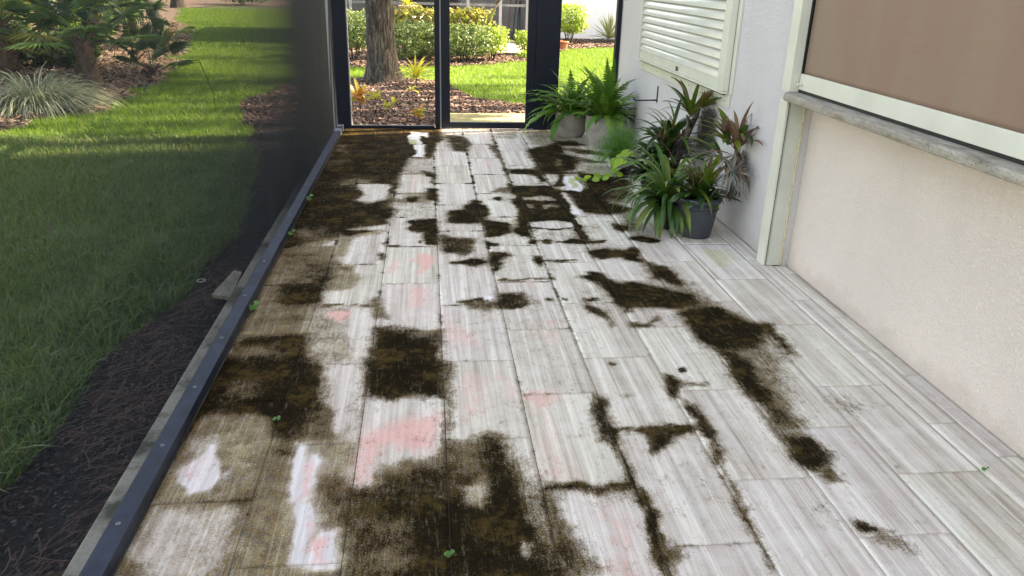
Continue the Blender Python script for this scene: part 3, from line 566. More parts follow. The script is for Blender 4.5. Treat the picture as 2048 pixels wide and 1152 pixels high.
K0.4 O1|0.05|-0.823,2.898 -0.686,2.921 -0.635,2.757 -0.811,2.698
K1 O1|0.02|-0.888,2.963 -0.83,2.839 -0.873,2.536 -0.874,2.366 -0.903,2.346 -0.913,2.786
O0.45 K0.02|0.03|-0.866,2.093 -0.587,2.074 -0.547,2.036 -0.564,1.76 -0.882,1.769
O0.9 K0.35|0.04|-0.576,2.047 -0.56,2.346 -0.544,2.323 -0.528,2.106 -0.53,1.951 -0.55,1.759 -0.588,1.761
O0.2 W0.3|0.015|-0.798,2.045 -0.781,2.039 -0.788,1.891 -0.792,1.811 -0.805,1.819
K0.45 O1|0.03|-0.854,1.851 -0.804,1.848 -0.805,1.764 -0.844,1.766
K0.55 O1|0.02|-0.558,2.401 -0.494,2.386 -0.487,2.341 -0.562,2.357
K0.7 O1|0.008|-0.723,2.101 -0.562,2.112 -0.558,2.094 -0.72,2.09
W0.9 K0 O0|0.01|-0.89,3.191 -0.878,3.233 -0.865,3.156 -0.886,3.141
W0.8 K0 O0|0.01|-0.865,3.276 -0.85,3.275 -0.847,3.24"""
GX0, GX1, GY0, GY1, GS = -1.0, 2.2, 0.6, 8.6, .01
gx = np.arange(GX0, GX1, GS); gy = np.arange(GY0, GY1, GS); nx, ny = len(gx), len(gy)
def smooth_noise(seed, cell, oct=3):
    r = np.random.default_rng(seed); out = np.zeros((ny, nx)); amp = 1
    for o in range(oct):
        c = cell / 2 ** o; gh, gw_ = int(8.2 / c) + 3, int(3.4 / c) + 3; g = r.standard_normal((gh, gw_))
        yy = (gy - GY0) / c; xx = (gx - GX0) / c; iy = yy.astype(int); ix = xx.astype(int); fy = (yy - iy)[:, None]; fx = (xx - ix)[None]
        fy = fy * fy * (3 - 2 * fy); fx = fx * fx * (3 - 2 * fx)
        out += amp * ((g[iy][:, ix] * (1 - fx) + g[iy][:, ix + 1] * fx) * (1 - fy) + (g[iy + 1][:, ix] * (1 - fx) + g[iy + 1][:, ix + 1] * fx) * fy); amp *= .55
    return out
PX, PY = np.meshgrid(gx, gy)
WX = PX + .007 * smooth_noise(1, .08, 4); WY = PY + .012 * smooth_noise(2, .07, 4)
G = {k: np.zeros((ny, nx)) for k in 'KOPWY'}
far = np.clip((PX - .9) / 1.0, 0, 1); G['O'] += .17 * np.clip(1.5 - PX / 1.6, .35, 1) + .14 * np.clip(smooth_noise(3, .4), -1, 1) + .14 * np.clip((PY - 3.5) / 3, 0, 1) * np.clip(smooth_noise(6, .22), -.5, 2)
G['K'] += .02 + .12 * np.clip((PY - 3.2) / 2, 0, 1) * np.clip((1.6 - PX) / .4, 0, 1) * np.clip(smooth_noise(5, .16), 0, 2.2)
for line in GRIME.strip().split('\n'):
    ch, so, pts = line.split('|'); so = float(so); P = np.array([[float(q) for q in a.split(',')] for a in pts.split()])
    m = 2 * so + .06
    i0, i1 = np.searchsorted(gx, [P[:, 0].min() - m, P[:, 0].max() + m]); j0, j1 = np.searchsorted(gy, [P[:, 1].min() - m, P[:, 1].max() + m])
    if i1 <= i0 or j1 <= j0: continue
    X = WX[j0:j1, i0:i1]; Y = WY[j0:j1, i0:i1]; d2 = np.full(X.shape, 1e9); ins = np.zeros(X.shape, bool)
    for a in range(len(P)):
        ax, ay = P[a]; bx, by = P[(a + 1) % len(P)]; ex, ey = bx - ax, by - ay
        t = np.clip(((X - ax) * ex + (Y - ay) * ey) / (ex * ex + ey * ey + 1e-9), 0, 1)
        d2 = np.minimum(d2, (X - ax - t * ex) ** 2 + (Y - ay - t * ey) ** 2)
        if ay != by: ins ^= ((ay > Y) != (by > Y)) & (X < ex * (Y - ay) / ey + ax)
    sd = np.where(ins, -1, 1) * np.sqrt(d2); c = np.clip(.5 - sd / (3.2 * so), 0, 1); c = c * c * (3 - 2 * c)
    for kv in ch.split():
        g = G[kv[0]][j0:j1, i0:i1]; g += (float(kv[1:]) - g) * c
def blur(A, r):
    for ax in (0, 1):
        for _ in range(2):
            B = np.cumsum(np.pad(A, [(r + 1, r) if k == ax else (0, 0) for k in (0, 1)], mode='edge'), axis=ax)
            A = (B[2 * r + 1:] - B[:-2 * r - 1]) / (2 * r + 1) if ax == 0 else (B[:, 2 * r + 1:] - B[:, :-2 * r - 1]) / (2 * r + 1)
    return A
bk = blur(G['K'], 5); bk2 = blur(G['K'], 12)             # growth thins out around every colony
G['O'] = np.maximum(G['O'], np.clip(bk * 1.1 + bk2 * .35, 0, .85) * (1 - G['W'])); G['K'] = np.clip(G['K'] * .86 + bk * .20 + bk2 * .12 * np.clip(1 + smooth_noise(8, .12), 0, 2), 0, 1) * (1 - .8 * G['W'])
def sample(A, x, y):
    u = np.clip((x - GX0) / GS, 0, nx - 1.01); v = np.clip((y - GY0) / GS, 0, ny - 1.01); i = u.astype(int); j = v.astype(int); fu = u - i; fv = v - j
    return (A[j, i] * (1 - fu) + A[j, i + 1] * fu) * (1 - fv) + (A[j + 1, i] * (1 - fu) + A[j + 1, i + 1] * fu) * fv

# ---------------------------------------------------------------- patio slab and its tiles
TW, TL, JX, JE, JO = .3053, .6105, .0475, 1.803, 2.109
slab = struct(MB().box(-1.005, 2.2, -3.6, 8.56, -.30, -.0035).build('patio_floor', M_['grout']))
def tile(x0, x1, y0, y1, name='tile'):
    g = .0012 if random.random() < .8 else .0018
    x0 += g; x1 -= g; y0 += g; y1 -= g; cell = .017 if y0 > 0.5 else .08
    a = max(2, int((x1 - x0) / cell)); b = max(2, int((y1 - y0) / cell))
    xs = np.linspace(x0, x1, a + 1); ys = np.linspace(y0, y1, b + 1); X, Y = np.meshgrid(xs, ys); ox, oy = (x0 + x1) / 2, (y0 + y1) / 2
    Z = np.zeros_like(X) + random.uniform(-.0007, .0007); Z[[0, -1], :] -= .0001
    V = np.stack([X - ox, Y - oy, Z], -1).reshape(-1, 3); idx = np.arange((a + 1) * (b + 1)).reshape(b + 1, a + 1)
    F = np.stack([idx[:-1, :-1], idx[:-1, 1:], idx[1:, 1:], idx[1:, :-1]], -1).reshape(-1, 4)
    rim = np.concatenate([idx[0, :], idx[1:, -1], idx[-1, -2::-1], idx[-2:0:-1, 0]]); nb = len(V); low = V[rim].copy(); low[:, 2] = -.0115
    k = len(rim); q = np.arange(k); S = np.stack([rim, nb + q, nb + (q + 1) % k, rim[(q + 1) % k]], -1)
    me = np_mesh(np.concatenate([V, low]), np.concatenate([F, S])); x = np.concatenate([V, low])[:, 0] + ox; y = np.concatenate([V, low])[:, 1] + oy
    dist = np.minimum(np.minimum(x - x0, x1 - x), np.minimum(y - y0, y1 - y)); e = np.clip(1 - dist / .028, 0, 1) ** 1.3
    zone = np.clip((1.35 - x) / .5, .08, 1) * np.clip((y - 1.5) / 3, .45, 1.25)
    K = sample(G['K'], x, y); e = e * zone
    A = me.color_attributes.new('grime', 'FLOAT_COLOR', 'POINT'); B = me.color_attributes.new('bleach', 'FLOAT_COLOR', 'POINT')
    A.data.foreach_set('color', np.stack([K, sample(G['O'], x, y), sample(G['P'], x, y), np.ones_like(x)], -1).astype(np.float32).ravel())
    B.data.foreach_set('color', np.stack([sample(G['W'], x, y), sample(G['Y'], x, y), e, np.ones_like(x)], -1).astype(np.float32).ravel())
    return link(name, me, M_['tile'], slab, (ox, oy, 0))
cols = [(JX + k * TW, JX + (k + 1) * TW, k) for k in range(-3, 6)] + [(JX + 6 * TW, 1.997, 6)]
for x0, x1, k in cols:
    y = (JE if k % 2 == 0 else JO) - TL * (7 if k % 2 == 0 else 8)
    while y < 8.55:
        y1 = min(y + TL, 8.555)
        if y1 - y > .03: tile(x0, x1, y, y1)
        y += TL
y = -2.7
while y < 4.14:
    y1 = min(y + TL, 4.147); tile(1.997, 2.082, y, y1, 'border_tile'); y += TL
struct(MB().box(-1.30, -1.005, -3.6, -3.4, -.3, -.05).build('buried_footing', M_['concrete'])) if False else None

# ---------------------------------------------------------------- ground: lawn, mulch beds, paths
def sheet(name, pts, z, mat, wob=0):
    mb = MB(); P = []
    for i, (x, y) in enumerate(pts):
        x2, y2 = pts[(i + 1) % len(pts)]; L = math.hypot(x2 - x, y2 - y); k = max(1, int(L / .25)) if wob else 1
        for j in range(k):
            t = j / k; q = Vector((x + (x2 - x) * t, y + (y2 - y) * t, 0)); o = mnoise.noise(q * 1.7) * wob if (j or wob) else 0
            P.append((q.x + o, q.y + mnoise.noise(q * 1.7 + Vector((9, 4, 2))) * wob, z))
    o = mb.add(P, [tuple(range(len(P)))]).build(name, mat); return struct(o), P
GZ = -.08
def area(P):
    return sum(P[i][0] * P[(i + 1) % len(P)][1] - P[(i + 1) % len(P)][0] * P[i][1] for i in range(len(P))) / 2
lawn = struct(MB().add([(-150, -60, GZ), (150, -60, GZ), (150, 200, GZ), (-150, 200, GZ)], [(0, 1, 2, 3)]).build('lawn', M_['lawn']))
STRIP = [(-1.0, -3.6), (-1.0, 8.7), (-2.0, 9.2), (-1.75, 8.0), (-1.38, 6.2), (-1.22, 4.7), (-1.37, 3.2), (-1.39, 2.2), (-1.42, -3.6)]
BED = [(-2.05, 8.9), (3.4, 8.65), (4.2, 9.9), (3.2, 10.15), (2.2, 10.3), (1.2, 10.55), (.66, 10.95), (.46, 11.6), (.30, 12.3), (-.1, 12.95), (-.8, 13.1), (-1.5, 12.9), (-2.1, 12.0), (-2.3, 10.4)]
HBED = [(-2.1, 15.2), (-1.9, 14.6), (-1.3, 14.35), (-.2, 14.7), (.6, 14.9), (1.3, 15.35), (1.8, 15.95), (2.4, 16.6), (2.9, 17.9), (3.2, 18.9), (5.2, 19.75), (9, 20.6), (9, 22.2), (3.3, 22.2), (1.3, 19.9), (-2.1, 19.9)]
LIT = [(-4.5, 8.6), (-3.95, 9.6), (-3.75, 10.6), (-3.85, 12), (-4.2, 14), (-4.7, 16.5), (-5.6, 20), (-7.4, 26), (-9.6, 34), (-9, 37.5), (-2, 38), (-2, 44), (-60, 44), (-60, 6), (-12, 7), (-6, 8)]
strip, stripP = sheet('mulch_strip', STRIP, GZ + .012, M_['mulch_d'], .10)
bed, bedP = sheet('mulch_bed', BED, GZ + .012, M_['mulch'], .16)
hbed, hbedP = sheet('hedge_bed', HBED, GZ + .012, M_['mulch'], .2)
lit, litP = sheet('leaf_litter_ground', LIT, GZ + .012, M_['litter'], .5)
def inside(P, X, Y):
    ins = np.zeros(X.shape, bool)
    for a in range(len(P)):
        ax, ay = P[a][:2]; bx, by = P[(a + 1) % len(P)][:2]
        if ay != by: ins ^= ((ay > Y) != (by > Y)) & (X < (bx - ax) * (Y - ay) / (by - ay) + ax)
    return ins
struct(MB().box(-1.008, -.872, -3.6, 8.50, -.29, 0.0, .006).build('concrete_curb', M_['concrete']))
struct(MB().box(.12, 1.34, 8.575, 9.60, -.2, -.028, .012).build('entry_step', M_['step']))
struct(MB().box(.9, 2.40, 17.55, 19.93, -.2, -.035, .01).build('neighbour_path', M_['path']))

# grass blades, chips and needles: uncountable ground cover
def blades(name, X, Y, h, wd, mat, lean=.5, nseg=2, hz=GZ):
    N = len(X); a = rng.uniform(0, 2 * np.pi, N); H = h * rng.uniform(.55, 1.25, N); L = H * rng.uniform(.1, 1, N) * lean * 2
    W = wd * rng.uniform(.6, 1.3, N) / 2; b = rng.uniform(0, np.pi, N); cx, cy = np.cos(b) * W, np.sin(b) * W; dx, dy = np.cos(a) * L, np.sin(a) * L
    z0 = np.full(N, hz - .004)
    if nseg == 1:
        V = np.stack([np.stack([X - cx, Y - cy, z0], -1), np.stack([X + cx, Y + cy, z0], -1), np.stack([X + dx, Y + dy, hz + H], -1)], 1)
        F = np.arange(3 * N).reshape(N, 3)
    else:
        mx, my = X + dx * .35, Y + dy * .35; mz = hz + H * .68
        V = np.stack([np.stack([X - cx, Y - cy, z0], -1), np.stack([X + cx, Y + cy, z0], -1), np.stack([mx + cx * .8, my + cy * .8, mz], -1), np.stack([mx - cx * .8, my - cy * .8, mz], -1), np.stack([X + dx, Y + dy, hz + H * .95], -1)], 1)
        k = (np.arange(N) * 5)[:, None]; F = np.concatenate([k + [[0, 1, 2]], k + [[0, 2, 3]], k + [[3, 2, 4]]], 0)
    o = link(name, np_mesh(V, F), mat); return tag(o, kind='stuff')
def scatter(N, x0, x1, y0, y1, keep):
    X = rng.uniform(x0, x1, N); Y = rng.uniform(y0, y1, N); k = keep(X, Y); return X[k], Y[k]
patch = lambda X, Y, s, o: np.sin(X * s + 1.3 * np.sin(Y * s * .7 + o)) * np.cos(Y * s * 1.1 + o + np.sin(X * s * .6))
# view wedge to the left of the patio
kn = lambda X, Y: (~inside(stripP, X, Y)) & (X < -1.1) & (X > -.62 * Y - .6) & (rng.random(X.shape) < .75 + .35 * patch(X, Y, 3, 1))
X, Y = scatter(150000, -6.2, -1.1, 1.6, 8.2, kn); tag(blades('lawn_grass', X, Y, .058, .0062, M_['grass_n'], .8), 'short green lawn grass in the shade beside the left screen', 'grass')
km = lambda X, Y: (~inside(stripP, X, Y)) & (~inside(bedP, X, Y)) & (~inside(litP, X, Y)) & (~inside(hbedP, X, Y)) & (X > -.60 * Y - .5) & (X < -.095 * Y + .2)
X, Y = scatter(230000, -9.5, 0, 8.2, 17, km); tag(blades('sunlit_grass', X, Y, .062, .013, M_['grass'], .7, 1), 'sunlit dappled lawn grass reaching back past the palmettos', 'grass')
X, Y = scatter(110000, -13, -1.5, 17, 34, km); tag(blades('distant_grass', X, Y, .07, .026, M_['grass'], .7, 1), 'far lawn grass rising towards the brown hedge line', 'grass')
kd = lambda X, Y: (~inside(bedP, X, Y)) & (~inside(hbedP, X, Y)) & ~((X > .85) & (X < 2.5) & (Y > 17.5)) & (X > -.13 * Y - .6) & (X < .30 * Y - .8)
X, Y = scatter(170000, -2.4, 5.4, 9.8, 20.5, kd); tag(blades('garden_grass', X, Y, .062, .010, M_['grass'], .7, 1), 'bright sunlit lawn grass beyond the screen door', 'grass')
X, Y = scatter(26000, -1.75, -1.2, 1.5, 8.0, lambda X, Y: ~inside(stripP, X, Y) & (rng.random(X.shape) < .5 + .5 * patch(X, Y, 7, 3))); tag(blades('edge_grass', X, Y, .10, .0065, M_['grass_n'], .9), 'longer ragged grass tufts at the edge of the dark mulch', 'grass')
def chips(name, X, Y, L, W, mat, z=GZ + .014, up=.02, tilt=.5):
    N = len(X); a = rng.uniform(0, 2 * np.pi, N); l = L * rng.uniform(.4, 1.3, N) / 2; w_ = W * rng.uniform(.5, 1.4, N) / 2; zz = z + rng.uniform(0, up, N)
    ux, uy = np.cos(a), np.sin(a); t1 = rng.uniform(-tilt, tilt, N); t2 = rng.uniform(-tilt, tilt, N); V = []
    for s, t in ((-1, -1), (1, -1), (1, 1), (-1, 1)):
        V.append(np.stack([X + ux * l * s - uy * w_ * t, Y + uy * l * s + ux * w_ * t, zz + l * s * t1 + w_ * t * t2], -1))
    V = np.stack(V, 1); return tag(link(name, np_mesh(V, np.arange(4 * N).reshape(N, 4)), mat), kind='stuff')
X, Y = scatter(26000, -2.2, -1.01, 1.5, 9, lambda X, Y: inside(stripP, X, Y) & (X < -1.015)); tag(chips('dark_mulch', X, Y, .022, .009, M_['chips_d']), 'damp dark mulch chips along the concrete curb', 'mulch')
X, Y = scatter(60000, -2.4, 4.2, 8.7, 13.2, lambda X, Y: inside(bedP, X, Y) & ~((X > .10) & (X < 1.36) & (Y < 9.62))); tag(chips('mulch_chips', X, Y, .055, .020, M_['chips'], up=.03), 'brown mulch chips around the oak trunk', 'mulch')
X, Y = scatter(45000, -3.0, 6.5, 14.2, 22, lambda X, Y: inside(hbedP, X, Y) & ~((X > .9) & (X < 2.4) & (Y > 17.55) & (Y < 19.95)) & (Y < 21.9)); tag(chips('hedge_mulch', X, Y, .08, .03, M_['chips'], up=.04), 'brown mulch chips under the far hedge', 'mulch')
X, Y = scatter(60000, -13, -3.6, 8.5, 26, lambda X, Y: inside(litP, X, Y)); tag(chips('fallen_fronds', X, Y, .17, .018, M_['deadleaf'], up=.06), 'dry fallen fronds and leaf litter under the palmettos', 'leaf litter')
def needles(name, N, reg, keep, L, ang, mat, z):
    X, Y = scatter(N, *reg, keep); n_ = len(X); a = rng.normal(ang, .55, n_); l = L * rng.uniform(.5, 1.2, n_); bend = rng.normal(0, .25, n_); wd = .0014
    V = []; z0 = z + rng.uniform(0, .018, n_); x, y = X.copy(), Y.copy()
    for i in range(4):
        th = a + bend * i; V += [np.stack([x - np.sin(th) * wd, y + np.cos(th) * wd, z0 + i * .001], -1), np.stack([x + np.sin(th) * wd, y - np.cos(th) * wd, z0 + i * .001], -1)]
        x = x + np.cos(th) * l / 3; y = y + np.sin(th) * l / 3
    V = np.stack(V, 1); k = (np.arange(n_) * 8)[:, None]; F = np.concatenate([k + [[2 * i, 2 * i + 1, 2 * i + 3, 2 * i + 2]] for i in range(3)], 0)
    return tag(link(name, np_mesh(V, F), mat), kind='stuff')
tag(needles('pine_needles', 1300, (-1.45, -1.05, 1.2, 4.4), lambda X, Y: inside(stripP, X, Y) & (X < -1.04) & (np.sin(Y * 5) + np.sin(X * 9 + Y * 2) > -.6), .13, .9, M_['needle'], GZ + .022), 'reddish fallen pine needles on the mulch beside the curb', 'pine needles')

# ---------------------------------------------------------------- house on the right
house = thing('house', 'rough white stucco house wall along the right of the patio', 'house', (2.2, 0, 0))
def hb(name, mat, *b, ch=0):
    x0, x1, y0, y1, z0, z1 = b; return MB().box(x0 - 2.2, x1 - 2.2, y0, y1, z0, z1, ch).build(name, mat, house)
hb('wall', M_['stucco'], 2.0, 2.5, 4.245, 8.52, -.2, 6.6)
hb('wall', M_['stucco'], 2.036, 2.5, 4.150, 4.243, -.2, 6.6)
tag(hb('wall', M_['stucco2'], 2.082, 2.3, -3.6, 4.148, -.2, .954), 'low cream stucco wall below the stone counter')
hb('wall', M_['dark_in'], 2.32, 2.5, -3.6, 4.148, -.2, 6.6)
hb('wall', M_['stucco'], 2.02, 2.5, -3.6, 4.148, 2.55, 6.6)
hb('wall', M_['stucco'], 2.502, 12, -6, 8.515, -.2, 6.6)
hb('roof', M_['concrete'], 1.85, 12.4, -6.4, 8.75, 6.6, 6.8)

track = thing('screen_track', 'cream aluminium roller screen track post where the two stucco walls meet', 'screen track', (1.98, 4.2, 0))
def tb(name, mat, x0, x1, y0, y1, z0, z1, ch=0): return MB().box(x0 - 1.98, x1 - 1.98, y0 - 4.2, y1 - 4.2, z0, z1, ch).build(name, mat, track)
tb('front_flange', M_['cream'], 1.932, 1.9845, 4.148, 4.243, .996, 2.5, .0012)
tb('front_flange', M_['cream'], 1.932, 1.9445, 4.148, 4.243, .002, .952, .0012)
tb('groove', M_['groove'], 1.9447, 1.9530, 4.166, 4.243, .002, .952)
tb('channel', M_['cream2'], 1.9532, 1.9575, 4.152, 4.243, .002, .952)
tb('groove', M_['groove'], 1.9577, 1.9595, 4.162, 4.243, .002, .952)
tb('channel', M_['cream2'], 1.9597, 2.0340, 4.150, 4.243, .002, .952, .001)
cp = [(2.0375, 4.1475 + .002 * mnoise.noise(Vector((0, 0, z * 9))), z) for z in np.linspace(.003, .95, 40)]
tag(MB().tube([(a - 1.98, b - 4.2, c) for a, b, c in cp], [.0045 + .0015 * mnoise.noise(Vector((5, 1, q[2] * 14))) for q in cp], 8).build('caulk_bead', M_['caulk'], track, smooth=True), 'yellowed wavy caulk bead')

# counter slab with worn rounded end
prof = []
for i in range(141):
    y = -3.6 + (4.165 + 3.6) * i / 140; prof.append(y)
vs = []; fs = []
def cedge(y):
    e = 1.888 + .0035 * mnoise.noise(Vector((0, y * 9, 3))) + .002 * mnoise.noise(Vector((0, y * 31, 8)))
    t = max(0, y - 4.11) / .055; return e + .035 * (1 - math.sqrt(max(0, 1 - min(1, t) ** 2)))
for y in prof:
    e = cedge(y); r = .007
    vs += [(2.34, y, .9945), (e + .010, y, .9945), (e + .003, y, .9925), (e, y, .987), (e - .001 + .002 * mnoise.noise(Vector((1, y * 25, 0))), y, .972), (e + .001, y, .960), (e + .006, y, .9555), (2.34, y, .9555)]
m = len(prof)
for i in range(m - 1):
    for k in range(8): fs.append((i * 8 + k, i * 8 + (k + 1) % 8, (i + 1) * 8 + (k + 1) % 8, (i + 1) * 8 + k))
fs.append(tuple(range(8))); fs.append(tuple((m - 1) * 8 + k for k in range(8))[::-1])
counter = MB().add(vs, fs).build('stone_counter', M_['counter'])
tag(counter, 'grey pitted travertine counter ledge under the brown roller screen', 'counter')
bpy.context.view_layer.update()

roll = thing('roller_screen', 'brown mesh roller screen lowered above the stone counter', 'roller screen', (2.0, 4.1, .99))
def rb(name, mat, x0, x1, y0, y1, z0, z1, ch=0): return MB().box(x0 - 2.0, x1 - 2.0, y0 - 4.1, y1 - 4.1, z0 - .99, z1 - .99, ch).build(name, mat, roll)
ys = np.linspace(-3.5, 4.118, 160); zs = np.linspace(1.092, 2.5, 60); vs = []; 
for z in zs:
    for y in ys:
        vs.append((1.990 - 2.0 + .004 * mnoise.noise(Vector((0, y * 3.2 + z, z * 1.3))) + .0035 * mnoise.noise(Vector((2, y * 11, z * 2.5))) * max(0, 1 - (z - 1.09) * 1.5) , y - 4.1, z - .99))
fs = [(j * 160 + i, j * 160 + i + 1, (j + 1) * 160 + i + 1, (j + 1) * 160 + i) for j in range(59) for i in range(159)]
fab = MB().add(vs, fs).build('screen_fabric', M_['fabric'], roll, smooth=True); fab.data.materials.append(M_['fabric'])
md = fab.modifiers.new('thickness', 'SOLIDIFY'); md.thickness = .0012
rb('bottom_bar', M_['cream'], 1.978, 1.9985, -3.5, 4.138, 1.0115, 1.0935, .0025)
rb('gap_strip', M_['gap'], 1.984, 1.996, -3.5, 4.140, .9955, 1.011)  # black strip put in the gap under the bar, shade as colour
rb('side_gap', M_['gap'], 1.9848, 2.0, 4.1390, 4.2, 1.0, 2.5)  # black strip stands in for the dark gap beside the fabric
MB().tube([(1.976 - 2, 4.105 - 4.1, 1.040 - .99), (1.952 - 2, 4.105 - 4.1, 1.040 - .99)], [.006, .0075], 12).build('pull_peg', M_['cream'], roll)

# louvred shutter on the far stucco wall
sh = thing('window_shutter', 'cream louvred aluminium shutter fixed on the stucco wall above the potted plants', 'shutter', (2.0, 6.2, .78))
def sb(name, mat, x0, x1, y0, y1, z0, z1, ch=0, par=None, tilt=None): return MB().box(x0 - 2.0, x1 - 2.0, y0 - 6.2, y1 - 6.2, z0 - .78, z1 - .78, ch, tilt).build(name, mat, par or sh)
sb('trim_plate', M_['cream'], 1.988, 1.999, 5.135, 7.47, .752, .838, .001)
sb('trim_plate', M_['cream'], 1.988, 1.999, 5.115, 5.168, .8395, 2.25, .001)
sb('trim_plate', M_['cream'], 1.988, 1.999, 7.43, 7.47, .8395, 2.25, .001)
sb('bottom_gap', M_['gap'], 1.972, 1.987, 5.22, 7.425, .826, .8375)  # shade of the gap drawn as a black strip
sb('frame_rail', M_['cream'], 1.945, 1.9865, 5.17, 7.427, .840, .856, .002)
sb('frame_rail', M_['cream'], 1.955, 1.9865, 5.30, 7.39, .8575, .925, .002)
sb('frame_stile', M_['cream'], 1.940, 1.9868, 5.17, 5.222, .8575, 2.2, .003)
sb('frame_stile', M_['cream'], 1.948, 1.9866, 5.2235, 5.298, .8575, 2.2, .003)
sb('frame_stile', M_['cream'], 1.940, 1.9868, 7.40, 7.427, .8575, 2.2, .002)
sb('backing', M_['gap'], 1.983, 1.9865, 5.299, 7.398, .9265, 2.2)
sb('lock_plate', M_['groove'], 1.9535, 1.9545, 6.20, 6.265, .868, .903)
z = .930
while z < 2.15:
    c0 = Vector((1.969 - 2.0, 0, z + .031 - .78))
    mb = MB(); pr = []
    for i in range(9):
        t = i / 8 - .5; pr.append((t * .075, .0065 * math.cos(t * math.pi)))
    rot = R(24); vs = []
    for yy in (5.301 - 6.2, 7.392 - 6.2):
        for s_ in (1, -1):
            for (a, b) in (pr if s_ == 1 else pr[::-1]):
                bb = b if s_ == 1 else b * .3 - .0015
                vs.append((c0.x + a * math.sin(rot) - bb * math.cos(rot), yy, c0.z + a * math.cos(rot) + bb * math.sin(rot)))
    k = 18; fs = [(i, (i + 1) % k, k + (i + 1) % k, k + i) for i in range(k)] + [tuple(range(k))[::-1], tuple(range(k, 2 * k))]
    mb.add(vs, fs).build('slat', M_['slat'], sh); z += .0622
for yy in (5.22, 5.55, 6.0, 6.45, 6.9, 7.40):
    MB().lathe([(0, .003), (.004, .0025), (.006, 0)], 10).build('screw', M_['brass'], sh, (1.9875 - 2.0, yy - 6.2, .790 - .78)).rotation_euler = (0, R(-90), 0)

# L bracket on the wall
br = thing('wall_bracket', 'black iron L shaped hook bracket on the stucco wall behind the fern', 'bracket', (2.0, 6.85, .55))
MB().box(-.006, -.0005, -.012, .012, -.02, .12).build('back_plate', M_['black_iron'], br)
MB().tube([(-.006, 0, -.0), (-.10, .012, -.004), (-.185, .02, -.006), (-.205, .022, .004), (-.212, .024, .022)], .0065, 8).build('hook_arm', M_['black_iron'], br, smooth=True)

# ---------------------------------------------------------------- screen enclosure
enc = thing('screen_enclosure', 'dark aluminium framed insect screen wall closing the left side and far end of the patio', 'screen enclosure', (-.9, 4, 0))
EO = Vector((-.9, 4, 0))
def eb(name, mat, x0, x1, y0, y1, z0, z1, ch=0, par=None): return MB().box(x0 + .9, x1 + .9, y0 - 4, y1 - 4, z0, z1, ch).build(name, mat, par or enc)
rail = eb('bottom_rail', M_['rail'], -.932, -.870, -3.5, 8.36, .0015, .0500, .003)
for i in range(14):
    yy = 1.02 + .445 * i + .05 * math.sin(i * 7.3)
    if yy > 8.2: break
    s = MB().lathe([(0, .0036), (.003, .0034), (.005, .0026), (.0075, .0012), (.008, 0)], 14).build('screw', M_['steel'], rail, (-.902 + .9 + .002 * math.sin(i * 5), yy - 4, .0502), smooth=True)
sm = MB().add([(-.9285 + .9, -3.5 - 4, .05), (-.9285 + .9, 8.38 - 4, .05), (-.9285 + .9, 8.38 - 4, 2.6), (-.9285 + .9, -3.5 - 4, 2.6)], [(0, 1, 2, 3)]).build('screen_mesh', M_['screen'], enc)
eb('corner_post', M_['frame'], -.934, -.800, 8.385, 8.47, -.003, 2.6, .003)
eb('spline_channel', M_['frame2'], -.799, -.790, 8.40, 8.46, .030, 2.5)
eb('sill', M_['frame'], -.799, .072, 8.400, 8.455, -.003, .030, .002)
eb('sill', M_['frame'], 1.372, 1.950, 8.400, 8.455, -.003, .045, .002)
eb('post', M_['frame'], .076, .128, 8.385, 8.470, -.003, 2.5, .003)
eb('post', M_['frame'], 1.118, 1.368, 8.385, 8.470, -.003, 2.5, .003)
eb('post', M_['frame'], 1.952, 1.992, 8.385, 8.470, -.003, 2.5, .002)
eb('header', M_['frame'], -.934, 1.992, 8.385, 8.470, 2.503, 2.62)
eb('header', M_['frame'], -.955, -.870, -3.5, 8.383, 2.603, 2.70)
for yy in (-3.4, 6.2):
    eb('roof_beam', M_['frame'], -.868, 2.0, yy, yy + .05, 2.62, 2.72)
for x0, x1, z0 in ((-.7895, .075, .031), (1.369, 1.951, .046)):
    MB().add([(x0 + .9, 4.43, z0), (x1 + .9, 4.43, z0), (x1 + .9, 4.43, 2.5), (x0 + .9, 4.43, 2.5)], [(0, 1, 2, 3)]).build('screen_mesh', M_['screen2'], enc)
# stray bits caught in the screen
MB().tube([(.0, 3.30 - 4, 1.186), (-.002, 3.38 - 4, 1.12), (0, 3.46 - 4, 1.03), (0, 3.47 - 4, .95)], .0014, 5).build('twig', M_['twig'], enc).location = (-.022, 0.13, 0)
door = thing('screen_door', 'dark framed screen door at the far end opening to the garden', 'door', (.63, 8.42, 0))
def db(name, mat, x0, x1, y0, y1, z0, z1, ch=0): return MB().box(x0 - .63, x1 - .63, y0 - 8.42, y1 - 8.42, z0, z1, ch).build(name, mat, door)
db('stile', M_['frame'], .142, .232, 8.392, 8.440, .008, 2.45, .003)
db('stile', M_['frame'], 1.030, 1.1165, 8.392, 8.440, .008, 2.45, .003)
db('bottom_rail', M_['frame'], .2325, 1.0295, 8.394, 8.438, .008, .072, .003)
db('hinge_strip', M_['frame2'], .1285, .1415, 8.400, 8.43, .01, 2.45)
MB().add([(.232 - .63, -.003, .07), (1.03 - .63, -.003, .07), (1.03 - .63, -.003, 2.45), (.232 - .63, -.003, 2.45)], [(0, 1, 2, 3)]).build('screen_mesh', M_['screen2'], door)
bug = thing('caught_leaf', 'small black curled leaf bit caught on the left screen mesh', 'leaf', (-.922, 2.75, 1.18))
MB().tube([(0, -.02, -.028), (.002, -.008, -.010), (.004, 0, .0), (.001, .003, .014)], [.0008, .0018, .0045, .0012], 6).tube([(.002, 0, 0), (.005, .010, .006)], .0015, 5).tube([(.002, 0, 0), (.004, .009, -.006)], .001, 5).build('leaf_scrap', M_['black_iron'], bug)
